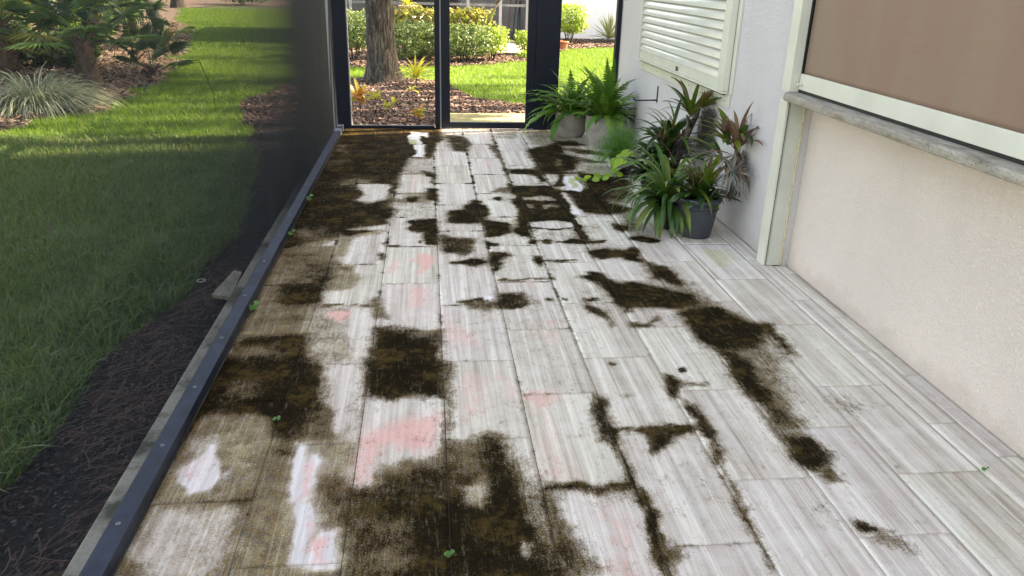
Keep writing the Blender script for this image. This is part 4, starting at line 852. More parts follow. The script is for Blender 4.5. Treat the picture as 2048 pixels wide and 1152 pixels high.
ch_ = thing('tile_offcut', 'striped travertine tile offcut lying outside against the curb', 'tile offcut', (-1.075, 4.02, GZ + .03))
MB().add([(-.05, -.12, 0), (.055, -.16, .0), (.06, .10, .04), (.01, .14, .035), (-.05, -.12, .02), (.055, -.16, .02), (.06, .10, .06), (.01, .14, .055)], [(3, 2, 1, 0), (4, 5, 6, 7), (0, 1, 5, 4), (1, 2, 6, 5), (2, 3, 7, 6), (3, 0, 4, 7)]).build('slab_piece', M_['counter'], ch_)
rg = thing('white_ring', 'small white plastic ring lying on the dark mulch', 'ring', (-1.24, 4.14, GZ + .035))
MB().tube([(.022 * math.cos(a), .022 * math.sin(a), 0) for a in np.linspace(0, 2 * math.pi, 25)], .003, 6, False).build('ring_band', M_['cream'], rg)

# ---------------------------------------------------------------- plant builders
def strap(L, W, az, el, droop, seg=9, fold=.25, tip=.8, twist=0, start=.55, curl=0):
    """one long leaf: arcs away from the crown and tapers to a point; returns a mesh"""
    V = []; F = []; q = Vector((0, 0, 0)); a = az
    for i in range(seg + 1):
        t = i / seg; e = el - droop * t ** 1.4; a = az + curl * t
        d = Vector((math.cos(a) * math.cos(e), math.sin(a) * math.cos(e), math.sin(e)))
        sd = Vector((-math.sin(a), math.cos(a), 0)); up = sd.cross(d) * -1
        if up.z < 0: up = -up
        tw = twist * t; sd2 = sd * math.cos(tw) + up * math.sin(tw)
        w_ = W / 2 * min(1, start + t * 2.2) * (1 - max(0, (t - tip * .5) / (1 - tip * .5)) ** 1.8 * .97)
        V += [q - sd2 * w_ + up * w_ * fold, q.copy(), q + sd2 * w_ + up * w_ * fold]
        q = q + d * (L / seg)
    for i in range(seg):
        b = i * 3; F += [(b, b + 1, b + 4, b + 3), (b + 1, b + 2, b + 5, b + 4)]
    me = bpy.data.meshes.new('leaf'); me.from_pydata([tuple(v) for v in V], [], F); me.polygons.foreach_set('use_smooth', [True] * len(F)); me.update(); return me
U = random.uniform
def rosette(par, n, L, W, el, droop, mat, at=(0, 0, 0), name='leaf', az=None, jit=.3, **k):
    out = []
    for i in range(n):
        a = (i * 2.39996 if az is None else az[0] + (az[1] - az[0]) * (i + .5) / n) + U(-.25, .25); f = (i + .5) / n
        me = strap(L * U(1 - jit, 1 + jit), W * U(.8, 1.2), a, el[0] + (el[1] - el[0]) * f + U(-.15, .15), droop * U(.6, 1.3), twist=U(-.5, .5), curl=U(-.25, .25), **k)
        out.append(link(name, me, random.choice(mat) if isinstance(mat, list) else mat, par, (at[0] + math.cos(a) * .012, at[1] + math.sin(a) * .012, at[2] + U(-.01, .012))))
    return out
def frond(L, az, el, droop, wid=.075, npair=34):
    V = []; F = []; q = Vector((0, 0, 0)); P = []; cu = U(-.3, .3)
    for i in range(npair + 1):
        t = i / npair; e = el - droop * t ** 1.25; a = az + cu * t
        d = Vector((math.cos(a) * math.cos(e), math.sin(a) * math.cos(e), math.sin(e))); sd = Vector((-math.sin(a), math.cos(a), 0)); up = d.cross(sd)
        if up.z < 0: up = -up
        P.append((q.copy(), d, sd, up, t)); q += d * (L / npair)
    for q, d, sd, up, t in P:      # midrib
        b = len(V); V += [q - sd * .0016, q + sd * .0016]
        if b: F.append((pb, pb + 1, b + 1, b))
        pb = b
    for q, d, sd, up, t in P[3:]:
        w_ = wid * (math.sin(min(1, t * 1.35 + .12) * math.pi * .62) if t < .6 else max(.08, (1 - t) / .4 * .93)) * U(.85, 1.1) * .5
        for s in (-1, 1):
            o = sd * s * w_ + d * w_ * .35 - up * w_ * U(.05, .45); h = d * (L / npair) * .50
            b = len(V); V += [q - h, q + o * .55 - h * .85 + up * .001, q + o, q + o * .55 + h * .95, q + h]; F.append((b, b + 1, b + 2, b + 3, b + 4))
    me = bpy.data.meshes.new('frond'); me.from_pydata([tuple(v) for v in V], [], F); me.update(); return me
def pot(par, rb_, rt, h, mat, rim=.012, rh=.03, soil=True, bulge=0):
    pr = [(0, .0), (rb_ * .97, .0), (rb_, .006)]
    for i in range(1, 9):
        t = i / 8; pr.append((rb_ + (rt - rb_) * t ** (1 if not bulge else .6) + bulge * math.sin(t * math.pi), .006 + (h - rh - .006) * t))
    r1 = rt
    pr += [(r1 + rim, h - rh + .002), (r1 + rim + .002, h - rh * .5), (r1 + rim, h - .003), (r1 + rim - .004, h), (r1 - .006, h), (r1 - .010, h - .02), (r1 * .97 - .012, h - .07)]
    p_ = MB().lathe(pr, 56).build('pot', mat, par, smooth=True)
    if soil:
        me = []; s_ = MB(); rr = r1 * .97 - .010; V = [(0, 0, h - .028)]; F = []
        for a in range(28): V.append((rr * math.cos(a / 28 * 2 * math.pi), rr * math.sin(a / 28 * 2 * math.pi), h - .035 + U(-.004, .004)))
        s_.add(V, [(0, 1 + a, 1 + (a + 1) % 28) for a in range(28)]).build('soil', M_['soil'], par)
    return p_

# large fern and the smaller fern behind it
f1 = thing('potted_fern', 'lush green sword fern in the large light grey round pot by the shutter wall', 'potted plant', (1.715, 7.53, 0), 'ferns in grey pots')
pot(f1, .135, .195, .305, M_['potg'], .004, .02, bulge=.022)
for i in range(100):
    az = i * 2.39996 + U(-.2, .2); f = i / 100
    L = U(.46, .68); el = R(86) - R(75) * f + U(-.18, .18)
    if math.cos(az) > .3: L *= .62
    if math.sin(az) < -.1 and f > .45: L *= .5; el += .45
    link('frond', frond(L, az, el, R(128) * U(.45, 1.15) * (.6 + f * .4), U(.09, .125), 24), M_['fern'], f1, (math.cos(az) * .10 * f, math.sin(az) * .10 * f, .275))
for az, L in ((-1.75, .36), (-2.3, .34), (-1.3, .30), (-1.5, .26)):
    link('frond', frond(L, az, R(25), R(118), .09), M_['fern'], f1, (math.cos(az) * .12, math.sin(az) * .12, .29))
f2 = thing('potted_fern', 'arching green fern in the smaller grey pot next to the screen door post', 'potted plant', (1.475, 8.08, 0), 'ferns in grey pots')
pot(f2, .12, .165, .25, M_['potg'], .004, .02, bulge=.018)
for i in range(92):
    az = i * 2.39996 + U(-.2, .2); f = i / 92
    L = U(.46, .66); el = R(82) - R(75) * f + U(-.15, .15)
    if math.sin(az) > .2: L *= .6
    if math.sin(az) < -.3 and f > .5 and math.cos(az) > -.6: L *= .5; el += .4
    link('frond', frond(L, az, el, R(128) * U(.5, 1.15) * (.6 + f * .4), U(.09, .12), 24), M_['fern'], f2, (math.cos(az) * .08 * f, math.sin(az) * .08 * f, .225))

# front slate pot with bromeliads
b1 = thing('potted_bromeliad', 'bromeliad with dark green and olive leaves in the slate plastic pot nearest the camera', 'potted plant', (1.715, 4.735, 0), 'bromeliads grouped along the wall')
pot(b1, .098, .132, .262, M_['potd'], .012, .030)
MB().lathe([(.1335, .186), (.1345, .190), (.1275, .193)], 56).build('ridge', M_['potd'], b1, smooth=True)
rosette(b1, 34, .21, .050, (R(82), R(12)), R(75), M_['brom'], (0, 0, .245), tip=1.2)
rosette(b1, 18, .26, .036, (R(86), R(50)), R(40), M_['bromy'], (.035, .015, .27), tip=1.0)
rosette(b1, 10, .13, .045, (R(55), R(5)), R(60), M_['brom'], (-.05, -.05, .24), tip=1.4)
rosette(b1, 14, .26, .010, (R(88), R(35)), R(50), M_['dry'], (-.02, .05, .27), name='dry_leaf')
# strap leaf plant in black pot
s1 = thing('potted_strap_plant', 'fountain of long glossy green strap leaves in a small black pot beside the slate pot', 'potted plant', (1.575, 4.93, 0))
pot(s1, .075, .095, .17, M_['potb'], .006, .02)
rosette(s1, 76, .42, .031, (R(78), R(18)), R(105), M_['strap'], (0, 0, .17), tip=1.25, seg=11)
rosette(s1, 26, .36, .031, (R(40), R(5)), R(110), M_['strap'], (-.02, -.02, .15), tip=1.25, seg=11, az=(R(150), R(300)))
# dark bromeliad cluster behind
b2 = thing('potted_bromeliad', 'dense dark leaved bromeliad clump with brown dead flower spikes in front of the driftwood', 'potted plant', (1.76, 5.65, 0), 'bromeliads grouped along the wall')
pot(b2, .10, .13, .22, M_['potb'], .008, .02)
rosette(b2, 44, .30, .052, (R(85), R(5)), R(80), M_['brom'], (0, 0, .32), tip=1.2)
rosette(b2, 34, .30, .048, (R(70), R(0)), R(90), M_['brom'], (-.07, -.06, .24), tip=1.2)
rosette(b2, 26, .36, .032, (R(75), R(20)), R(80), M_['brom'], (.02, .05, .42), tip=1.0)
for k, (dx, dy, dz) in enumerate(((-.06, -.05, .44), (.04, -.09, .42), (.10, -.02, .45), (-.01, .03, .50))):
    rosette(b2, 20, .10, .013, (R(88), R(10)), R(20), M_['dry'], (dx, dy, dz), name='dry_bract', seg=4)
rosette(b2, 9, .22, .010, (R(60), R(20)), R(30), M_['dry'], (.04, -.1, .30), name='dry_leaf', az=(R(170), R(330)))
MB().tube([(0, 0, .18), (-.03, -.02, .32), (-.06, -.05, .45)], .012, 7).tube([(.02, .02, .18), (.05, -.03, .34), (.04, -.09, .43)], .010, 7).build('stem', M_['twig'], b2)
# purple leaves
pl = thing('purple_leaf_plant', 'broad drooping dark purple leaves low between the green strap leaves and the fern', 'potted plant', (1.66, 5.62, 0))
pot(pl, .06, .08, .13, M_['potb'], .005, .015)
rosette(pl, 13, .24, .085, (R(55), R(5)), R(85), M_['purple'], (0, 0, .14), tip=1.3, start=.3, az=(R(140), R(320)))
# asparagus fern: fine fluffy foliage
af = thing('asparagus_fern', 'fluffy bright green asparagus fern spilling low beside the large grey pot', 'potted plant', (1.62, 6.50, 0))
pot(af, .07, .09, .13, M_['potb'], .005, .015)
NN = 9000; t = rng.random(NN) ** .6; a = rng.uniform(0, 2 * np.pi, NN); e = rng.uniform(-.25, 1.4, NN); rr = .25 * t
cx = np.cos(a) * np.cos(e) * rr * 1.1; cy = np.sin(a) * np.cos(e) * rr; cz = .15 + np.sin(e) * rr * .95 - .35 * (cx ** 2 + cy ** 2) * 3
def needlecloud(cx, cy, cz, L, W):
    N = len(cx); d = rng.normal(size=(N, 3)); d /= np.linalg.norm(d, axis=1)[:, None]; s = np.cross(d, [0, 0, 1]) + 1e-4; s /= np.linalg.norm(s, axis=1)[:, None]
    c = np.stack([cx, cy, cz], -1); l = L * rng.uniform(.5, 1.3, N)[:, None]; V = np.stack([c - s * W, c + s * W, c + d * l + s * W * .4, c + d * l - s * W * .4], 1); return np_mesh(V, np.arange(4 * N).reshape(N, 4))
link('foliage', needlecloud(cx, cy, cz, .034, .0012), M_['fern2'], af)
for i in range(26):
    az = U(0, 6.28); me = frond(U(.18, .28), az, R(65) * U(.3, 1), R(90), .03, 26); link('frond', me, M_['fern2'], af, (0, 0, .13))
# pothos with trailing runner
po = thing('trailing_pothos', 'yellow green round leaved pothos trailing a runner over the mouldy tiles', 'potted plant', (1.60, 6.28, 0))
pot(po, .055, .07, .10, M_['potb'], .005, .015)
def roundleaf(par, loc, r, tilt, az, mat=None, name='leaf'):
    V = [(0, 0, 0)]; F = []; k = 14
    for i in range(k + 1):
        th = 2 * math.pi * i / k; rr = r * (1 - .22 * max(0, math.cos(th)) ** 8 * 0 + .28 * max(0, math.cos(th)) ** 6 - .35 * max(0, -math.cos(th)) ** 8)
        V.append((rr * math.cos(th), rr * .9 * math.sin(th), .12 * r * math.cos(2 * th) + .15 * rr * abs(math.sin(th))))
    F = [(0, i, i + 1) for i in range(1, k + 1)]
    o = MB().add(V, F).build(name, mat or M_['pothos'], par, loc, True); o.rotation_euler = (R(38) + tilt * .35, .3 * math.cos(az * 3), .6 * math.sin(az * 5)); return o
vine = [(0, 0, .09), (-.05, -.03, .11), (-.12, -.08, .06), (-.17, -.13, .03), (-.25, -.15, .018), (-.32, -.15, .02), (-.40, -.13, .012)]
MB().tube(vine, .0022, 6).build('runner', M_['weed'], po)
for (x, y, z), r_ in zip(((-.10, -.07, .08), (-.16, -.12, .05), (-.19, -.17, .035), (-.25, -.13, .045), (-.27, -.18, .03), (-.33, -.14, .035), (-.36, -.17, .02), (-.41, -.12, .02), (-.06, -.10, .05)), (.03, .03, .028, .036, .03, .03, .024, .022, .03)):
    roundleaf(po, (x, y, z), r_, U(-.7, .5), U(2, 4.5))
for (x, y, z, r_) in ((-.04, -.05, .17, .05), (-.06, -.08, .13, .06), (.0, -.06, .20, .055), (-.08, .02, .12, .045), (.03, -.08, .15, .05)):
    roundleaf(po, (x, y, z), r_, U(.3, 1.0), U(3, 4.6))

# driftwood mount with upper bromeliad, grey moss
dw = thing('driftwood_bromeliad', 'green bromeliad with reddish tips growing on leaning grey driftwood under the shutter corner', 'mounted plant', (1.93, 5.50, 0))
path = [(-.12, .06, .30), (-.09, .05, .42), (-.06, .03, .54), (-.03, .0, .64), (-.01, -.01, .73)]
MB().tube([Vector(q) + Vector((mnoise.noise(Vector(q) * 20) * .01,) * 3) for q in path], [.026, .022, .025, .019, .012], 12).tube([(-.05, .02, .56), (-.10, -.06, .62), (-.13, -.09, .66)], [.014, .010, .005], 8).tube([(-.12, .06, .30), (-.15, .07, .15), (-.15, .07, .0)], [.026, .024, .03], 12).build('driftwood', M_['wood'], dw, smooth=True)
rosette(dw, 18, .28, .034, (R(84), R(30)), R(70), [M_['bromy'], M_['brom']], (-.05, .06, .64), tip=1.1)
rosette(dw, 8, .24, .018, (R(75), R(25)), R(75), M_['bromy'], (-.13, .12, .52), tip=1.0, az=(R(100), R(230)))
rosette(dw, 12, .20, .032, (R(55), R(20)), R(20), [M_['bromy'], M_['bromy'], M_['dry']], (-.01, -.03, .70), tip=1.1, az=(R(-110), R(-20)))
rosette(dw, 20, .065, .011, (R(80), R(10)), R(20), M_['dry'], (.01, -.05, .77), name='dry_bract', seg=3)
def moss(par, c, w_, h, n_, wid=.0011):
    N = n_; x = c[0] + rng.normal(0, w_ * .35, N); y = c[1] + rng.normal(0, w_ * .5, N); z0 = c[2] - rng.random(N) * h; V = []
    for i in range(4):
        V += [np.stack([x - wid, y - wid, z0], -1), np.stack([x + wid, y + wid, z0], -1)]
        x = x + rng.normal(0, .008, N); y = y + rng.normal(0, .008, N); z0 = z0 - rng.uniform(.004, .026, N)
    V = np.stack(V, 1); k = (np.arange(N) * 8)[:, None]; F = np.concatenate([k + [[2 * i, 2 * i + 1, 2 * i + 3, 2 * i + 2]] for i in range(3)], 0)
    return tag(link('moss_beard', np_mesh(V, F), M_['moss'], par), kind='stuff')
moss(dw, (.02, -.10, .72), .075, .26, 1500); moss(dw, (-.10, -.02, .50), .10, .12, 500)
# dried bromeliad on the wall
dr = thing('dried_bromeliad', 'half dead brown and green bromeliad hung on the stucco wall above the silver air plant', 'mounted plant', (1.94, 4.76, .40))
MB().tube([(.03, .02, .02), (.0, .0, .12), (-.01, .0, .22)], [.016, .02, .014], 10).build('cork_mount', M_['wood'], dr)
rosette(dr, 24, .28, .026, (R(86), R(35)), R(60), M_['dry'], (-.01, 0, .16), name='dry_leaf', tip=1.0)
rosette(dr, 12, .22, .040, (R(80), R(25)), R(70), M_['bromy'], (-.05, .03, .18), tip=1.2, az=(R(90), R(270)))
rosette(dr, 6, .19, .030, (R(80), R(45)), R(110), [M_['strap'], M_['dry']], (.0, -.03, .22), tip=1.1, az=(R(-150), R(-60)))
rosette(dr, 20, .24, .014, (R(20), R(-50)), R(50), M_['dry'], (-.02, -.02, .12), name='dry_leaf', az=(R(150), R(330)))
rosette(dr, 16, .26, .022, (R(60), R(10)), R(90), M_['strap'], (-.06, .05, .08), tip=1.0, az=(R(110), R(260)))
rosette(dr, 18, .075, .012, (R(80), R(10)), R(20), M_['dry'], (-.09, .04, .27), name='dry_bract', seg=3)
moss(dr, (.03, -.02, .16), .05, .16, 260)
ap = thing('air_plant', 'spiky silver grey air plant hanging on the wall right of the slate pot', 'mounted plant', (1.87, 4.63, .43))
rosette(ap, 70, .135, .011, (R(85), R(-55)), R(55), M_['silver'], (0, 0, 0), seg=7, fold=.5)
moss(ap, (.01, .01, -.04), .05, .10, 260)
for a_, L_ in ((-2.0, .26), (-1.2, .24), (-2.6, .2), (-.9, .18)):
    link('dry_leaf', strap(L_, .004, a_, R(-10), R(50)), M_['dry'], ap, (-.02, -.02, -.04))
for q in ((.03, -.03, -.10), (.045, -.05, -.10)): MB().tube([q, (q[0], q[1], q[2] - .035)], .004, 6).build('wire_hook', M_['black_iron'], ap)

# weeds sprouting from joints
def weed(x, y, s, lab, n_=5, name='weed_sprout'):
    s *= .68; t_ = thing(name, lab, 'weed', (x, y, 0)); MB().tube([(0, 0, -.004), (.002, .001, .02 * s)], .0012 * s, 5).build('stem', M_['weed'], t_)
    for i in range(n_):
        a = i * 2.4 + 1; roundleaf(t_, (math.cos(a) * .013 * s, math.sin(a) * .013 * s, (.012 + .012 * (i % 3)) * s), .0125 * s * U(.6, 1.2), -.5, a, M_['weed'])
weed(.042, 1.80, 1.15, 'bright green weed sprout on the black stained tile at the bottom of the photo', 5)
weed(-.566, 2.57, .95, 'tiny weed sprout on the dark mould patch left of the white peeled tile', 3)
weed(-.852, 3.60, 1.7, 'leggy weed with several leaves leaning on the left rail halfway down', 8)
weed(-.850, 4.76, 1.6, 'thin weed tuft growing beside the left rail next to the brown tiles', 7)
weed(-.850, 5.56, 1.9, 'round leaved weed growing beside the left rail near the far white patch', 6)
weed(1.885, 2.10, .8, 'tiny green sprout in a joint of the clean tiles near the right wall', 3)

# ---------------------------------------------------------------- leaf clouds for shrubs and trees
def cloud(N, cen, rad, size, mat, name, par, shell=.55, flat=.0, box=False, gaps=.0, seed=0):
    r = rng; d = r.normal(size=(N, 3)); d /= np.linalg.norm(d, axis=1)[:, None]
    if box: d = d / np.max(np.abs(d), axis=1)[:, None] ** .75
    t = shell + (1 - shell) * r.random(N) ** .6; c = d * t[:, None] * rad
    lump = 1 + .16 * np.sin(d[:, 0] * 7 + seed) * np.cos(d[:, 1] * 6 + seed * 2) + .12 * np.sin(d[:, 2] * 9 + seed); c *= lump[:, None]
    if gaps: 
        k = (np.sin(c[:, 0] * 5 / rad[0] + seed) + np.sin(c[:, 1] * 6 / rad[1] + 2) + np.sin(c[:, 2] * 5 / rad[2] + 4)) > gaps * 3 - 3; c = c[k]; d = d[k]; N = len(c)
    c = c + np.array(cen); n_ = d * .8 + r.normal(size=(N, 3)) * .8 + [0, 0, .4]; n_ /= np.linalg.norm(n_, axis=1)[:, None]
    u = np.cross(n_, r.normal(size=(N, 3))); u /= np.linalg.norm(u, axis=1)[:, None]; v = np.cross(n_, u); s = size * r.uniform(.6, 1.3, N)[:, None]
    V = np.stack([c - u * s, c + v * s * .45 + n_ * s * .12, c + u * s, c - v * s * .45 + n_ * s * .12], 1)
    return link(name, np_mesh(V, np.arange(4 * N).reshape(N, 4)), mat, par)
def shrub(name, label, x, y, z0, h, rx, ry, mat, N, size, base=.12, group=None, box=True, gaps=.25, cat='shrub', extra=None):
    t_ = thing(name, label, cat, (x, y, GZ), group); zc = base + (h - base) / 2
    cloud(N, (0, 0, zc), (rx, ry, (h - base) / 2), size, mat, 'crown', t_, .45, box=box, gaps=gaps, seed=x * 3 + y)
    if extra: extra(t_)
    mb = MB()
    for i in range(7):
        a = i * .9; mb.tube([(math.cos(a) * .03, math.sin(a) * .03, -.01), (math.cos(a) * rx * .3, math.sin(a) * ry * .3, h * .35), (math.cos(a) * rx * .6, math.sin(a) * ry * .6, h * .7)], [.012, .009, .004], 6)
    mb.build('stems', M_['twig'], t_); return t_
gh = 'green hedge shrubs beyond the screen door'
shrub('hedge_shrub', 'dark green shrub with pale tips left of the oak trunk', -1.38, 15.6, 0, .88, .48, .45, M_['hedge'], 3200, .034, .26, gh)
shrub('hedge_shrub', 'dense green hedge shrub just right of the oak trunk', -.22, 16.1, 0, .74, .62, .5, M_['hedge'], 3600, .036, .10, gh)
shrub('hedge_shrub', 'green shrub behind the door seen left of the door opening', .72, 15.75, 0, .68, .52, .42, M_['hedge'], 3600, .034, .14, gh)
shrub('hedge_shrub', 'sunlit pale green shrub at the right end of the hedge', 1.27, 16.0, 0, .66, .30, .34, M_['hedge_l'], 2000, .030, .16, gh)
shrub('hedge_shrub', 'small pale green bush beside the neighbour path', 2.06, 17.2, 0, .52, .22, .24, M_['hedge_l'], 1000, .032, .16, gh)
shrub('low_plant', 'low yellow green weed plant at the edge of the door lawn', 2.02, 16.45, 0, .20, .22, .16, M_['hedge_l'], 420, .032, .02, gh, box=False, cat='plant')
cg = 'colourful croton bushes behind the green hedge'
shrub('croton_bush', 'red and yellow croton bush to the right of the oak trunk', -.15, 17.1, 0, .92, .62, .4, M_['croton'], 1900, .062, .25, cg)
shrub('croton_bush', 'orange and yellow croton bush under the leaning mossy trunk', .85, 17.0, 0, .93, .50, .4, M_['croton'], 1800, .060, .25, cg)
shrub('round_bush', 'round sunlit lime green bush on bare stems against the white wall', 3.50, 20.15, 0, .92, .42, .40, M_['hedge_l'], 3200, .036, .30, None)
tp = thing('terracotta_pot', 'terracotta pot standing at the lawn edge beside the round bush', 'pot', (3.10, 18.6, GZ)); pot(tp, .085, .12, .22, M_['terra'], .012, .04)
ag = thing('agave', 'spiky striped agave rosette in front of the white wall', 'agave', (4.72, 21.1, GZ))
rosette(ag, 60, .55, .045, (R(88), R(-5)), R(12), M_['agave'], (0, 0, .12), tip=.9, fold=.4, seg=4)

# ti and croton seedlings in the near mulch bed
def ti(x, y, h, n_, L, W, lab, mats, leg=1, tufts=1):
    t_ = thing('garden_plant', lab, 'plant', (x, y, GZ), 'young plants in the mulch bed behind the screen')
    for k in range(tufts):
        dx, dy = (0, 0) if k == 0 else (U(-.1, .1), U(-.08, .08)); hh = h * (1 - .25 * k)
        MB().tube([(dx * .4, dy * .4, -.02), (dx * .8 + .006, dy, hh * .5), (dx, dy, hh)], [.006, .005, .004], 6).build('stem', M_['twig'], t_)
        rosette(t_, n_, L, W, (R(82), R(5)), R(60), mats, (dx, dy, hh), tip=1.25, start=.35)
ti(-.17, 11.9, .18, 34, .30, .035, 'fountain shaped yellow green plant just right of the oak trunk', M_['ti'], tufts=1)
ti(-.79, 9.45, .26, 12, .17, .055, 'tall plant with yellow and orange leaves by the left corner post', [M_['ti'], M_['ti_r']], tufts=2)
ti(-.60, 9.40, .24, 9, .12, .05, 'stalk with bright yellow leaf cluster in front of the trunk base', M_['ti'], tufts=1)
ti(-.88, 9.9, .20, 9, .14, .05, 'low orange leaved plant at the far left of the mulch bed', [M_['ti_r'], M_['ti']], tufts=2)
ti(-.20, 10.3, .22, 9, .09, .035, 'thin stemmed plant with small green leaf tuft below the fountain plant', M_['ti'], tufts=1)
ti(-.40, 9.6, .16, 8, .08, .032, 'short green tipped sprig in the middle of the mulch bed', M_['ti'], tufts=2)
ti(-.10, 9.15, .13, 11, .10, .05, 'yellow and orange leafed plant near the foot of the mullion', [M_['ti'], M_['ti_r'], M_['ti']], tufts=2)

# ---------------------------------------------------------------- oak tree
def trunk_mesh(name, par, path, rad, seg, rows, mat, amp, flare=0, fs=22):
    V = []; F = []; path = [Vector(q) for q in path]; L = len(path) - 1
    for j in range(rows + 1):
        t = j / rows * L; i = min(int(t), L - 1); f = t - i; c = path[i].lerp(path[i + 1], f); r_ = rad[i] + (rad[i + 1] - rad[i]) * f; z = c.z
        for k in range(seg):
            a = 2 * math.pi * k / seg; d = Vector((math.cos(a), math.sin(a), 0))
            fl = flare * math.exp(-max(0, z) * 5.0) * (1 + .6 * math.sin(a * 4 + 1) + .3 * math.sin(a * 7))
            q = Vector((math.cos(a) * fs * r_, math.sin(a) * fs * r_, z * fs * .16)); n_ = mnoise.noise(q) + .5 * mnoise.noise(q * 2.1)
            rr = r_ + fl + amp * (abs(n_) * 1.6 - .35) + .02 * mnoise.noise(Vector((math.cos(a), math.sin(a), z * .8)))
            V.append(c + d * rr)
    for j in range(rows):
        for k in range(seg): F.append((j * seg + k, j * seg + (k + 1) % seg, (j + 1) * seg + (k + 1) % seg, (j + 1) * seg + k))
    return MB().add(V, F).build(name, mat, par, smooth=True)
oak = thing('oak_tree', 'thick furrowed oak trunk standing in the mulch bed beyond the screen', 'tree', (-.68, 12.75, GZ))
trunk_mesh('trunk', oak, [(0, 0, -.05), (-.01, 0, .5), (-.03, 0, 1.2), (-.02, .1, 2.6), (.1, .15, 4.2)], [.225, .212, .20, .19, .16], 150, 300, M_['bark'], .019, .085, 16)
mb = MB(); tips = []
for i in range(9):
    a = i * 2.4; h0 = 2.6 + i * .25; e = Vector((math.cos(a) * U(2.2, 3.8), math.sin(a) * U(2.2, 3.8), h0 + U(1.8, 3.4))); s0 = Vector((.05, .12, h0)); mid = s0.lerp(e, .5) + Vector((0, 0, U(-.1, .5)))
    mb.tube([s0, mid, e], [.09, .06, .025], 8); tips += [e, mid, s0.lerp(e, .78)]
mb.build('limbs', M_['bark'], oak)
for i, e in enumerate(tips):
    pass
def crown(par, cents, N, size, mat, r0=1.0):
    Vs = []
    for e in cents:
        n_ = N; d = rng.normal(size=(n_, 3)); d /= np.linalg.norm(d, axis=1)[:, None]; c = d * (rng.random(n_) ** .4)[:, None] * np.array([r0, r0, r0 * .6]) * rng.uniform(.7, 1.25) + np.array(e)
        a = rng.normal(size=(n_, 3)) + [0, 0, 1.2]; a /= np.linalg.norm(a, axis=1)[:, None]; u = np.cross(a, rng.normal(size=(n_, 3))); u /= np.linalg.norm(u, axis=1)[:, None]; v = np.cross(a, u); s = size * rng.uniform(.6, 1.3, n_)[:, None]
        Vs.append(np.stack([c - u * s, c + v * s * .45, c + u * s, c - v * s * .45], 1))
    V = np.concatenate(Vs); return link('crown', np_mesh(V, np.arange(4 * len(V)).reshape(-1, 4)), mat, par)
crown(oak, tips, 420, .085, M_['oak'], 1.15)
lt = thing('leaning_tree', 'slender mossy trunk leaning over the orange croton bush', 'tree', (1.12, 16.6, GZ))
MB().tube([(0, 0, 0), (.03, 0, .5), (.14, 0, .8), (.36, .02, 1.18), (.6, .1, 1.9), (1.1, .2, 3.2)], [.055, .05, .055, .045, .04, .03], 14).build('trunk', M_['mossbark'], lt, smooth=True)
crown(lt, [(1.2, .2, 3.4), (1.7, .0, 3.0), (.7, .5, 3.3)], 260, .07, M_['oak'], .8)
lt2 = thing('slender_tree', 'thin yellow mossy stem rising beside the door mullion', 'tree', (.36, 16.75, GZ))
MB().tube([(0, 0, 0), (.01, 0, .6), (-.02, 0, 1.3), (.1, 0, 2.6)], [.035, .03, .028, .02], 10).build('trunk', M_['mossbark'], lt2, smooth=True)
crown(lt2, [(.1, 0, 2.9)], 260, .07, M_['oak'], .7)
# tree to the right, beyond the house corner and outside the frame, that dapples the garden
def up_sun(x, y, h): return (x + sdir.x / sdir.z * h, y + sdir.y / sdir.z * h, h)
t_ = thing('unseen_shade_tree', 'broad leafy tree standing in the garden beyond the house corner', 'tree', (6.6, 13.6, GZ))
trunk_mesh('trunk', t_, [(0, 0, -.05), (.05, 0, 2), (0, .1, 4.4)], [.2, .16, .1], 20, 20, M_['bark'], .01)
def clumps(par, spots, N, size):  # crown built clump by clump, each up-sun of the spot it shades
    Vs = []
    for (x, y, h, rx, ry) in spots:
        q = up_sun(x, y, h); d = rng.normal(size=(N, 3)); d /= np.linalg.norm(d, axis=1)[:, None]; c = d * (rng.random(N) ** .45)[:, None] * np.array([rx, ry, .35]) + np.array([q[0] - 6.6, q[1] - 13.6, q[2] - GZ])
        a = rng.normal(size=(N, 3)) + [0, 0, 1.2]; a /= np.linalg.norm(a, axis=1)[:, None]; u = np.cross(a, rng.normal(size=(N, 3))); u /= np.linalg.norm(u, axis=1)[:, None]; v = np.cross(a, u); s = size * rng.uniform(.6, 1.3, N)[:, None]
        Vs.append(np.stack([c - u * s, c + v * s * .45, c + u * s, c - v * s * .45], 1))
    V = np.concatenate(Vs); return link('crown', np_mesh(V, np.arange(4 * len(V)).reshape(-1, 4)), M_['oak'], par)
near = [(U(-1.3, 1.3), y_, U(3.6, 5.0), U(.35, .9), U(.10, .22)) for y_ in (9.05, 9.4, 9.75, 10.1, 10.5, 10.9, 11.3, 11.8, 12.2) for _ in range(4)]
near += [(-.7, 12.7, 4.8, .5, .35), (-.9, 13.0, 3.8, .6, .3), (1.3, 12.35, 4.4, 1.2, .16), (1.6, 13.4, 4.6, .6, .10), (-1.2, 14.3, 4.6, .6, .4), (-.1, 14.9, 4.4, .5, .3), (.6, 8.95, 4.2, .5, .08), (.5, 9.35, 4.2, .4, .07)]
near += [(x_, y_, U(5.5, 7.5), U(1.0, 1.8), w_ * 1.35) for (x_, y_, w_) in ((-3.2, 8.75, .28), (-1.7, 8.9, .25), (-4.0, 9.4, .2), (-2.3, 9.75, .25), (-3.4, 10.4, .2), (-1.8, 10.7, .3), (-2.9, 11.8, .35), (-1.9, 12.6, .35), (-3.4, 12.9, .25), (-2.3, 14.9, .35), (-4.0, 15.6, .3), (-2.8, 17.6, .35), (-4.6, 18.3, .3), (-3.8, 21.5, .5), (-6.5, 25, .6))]
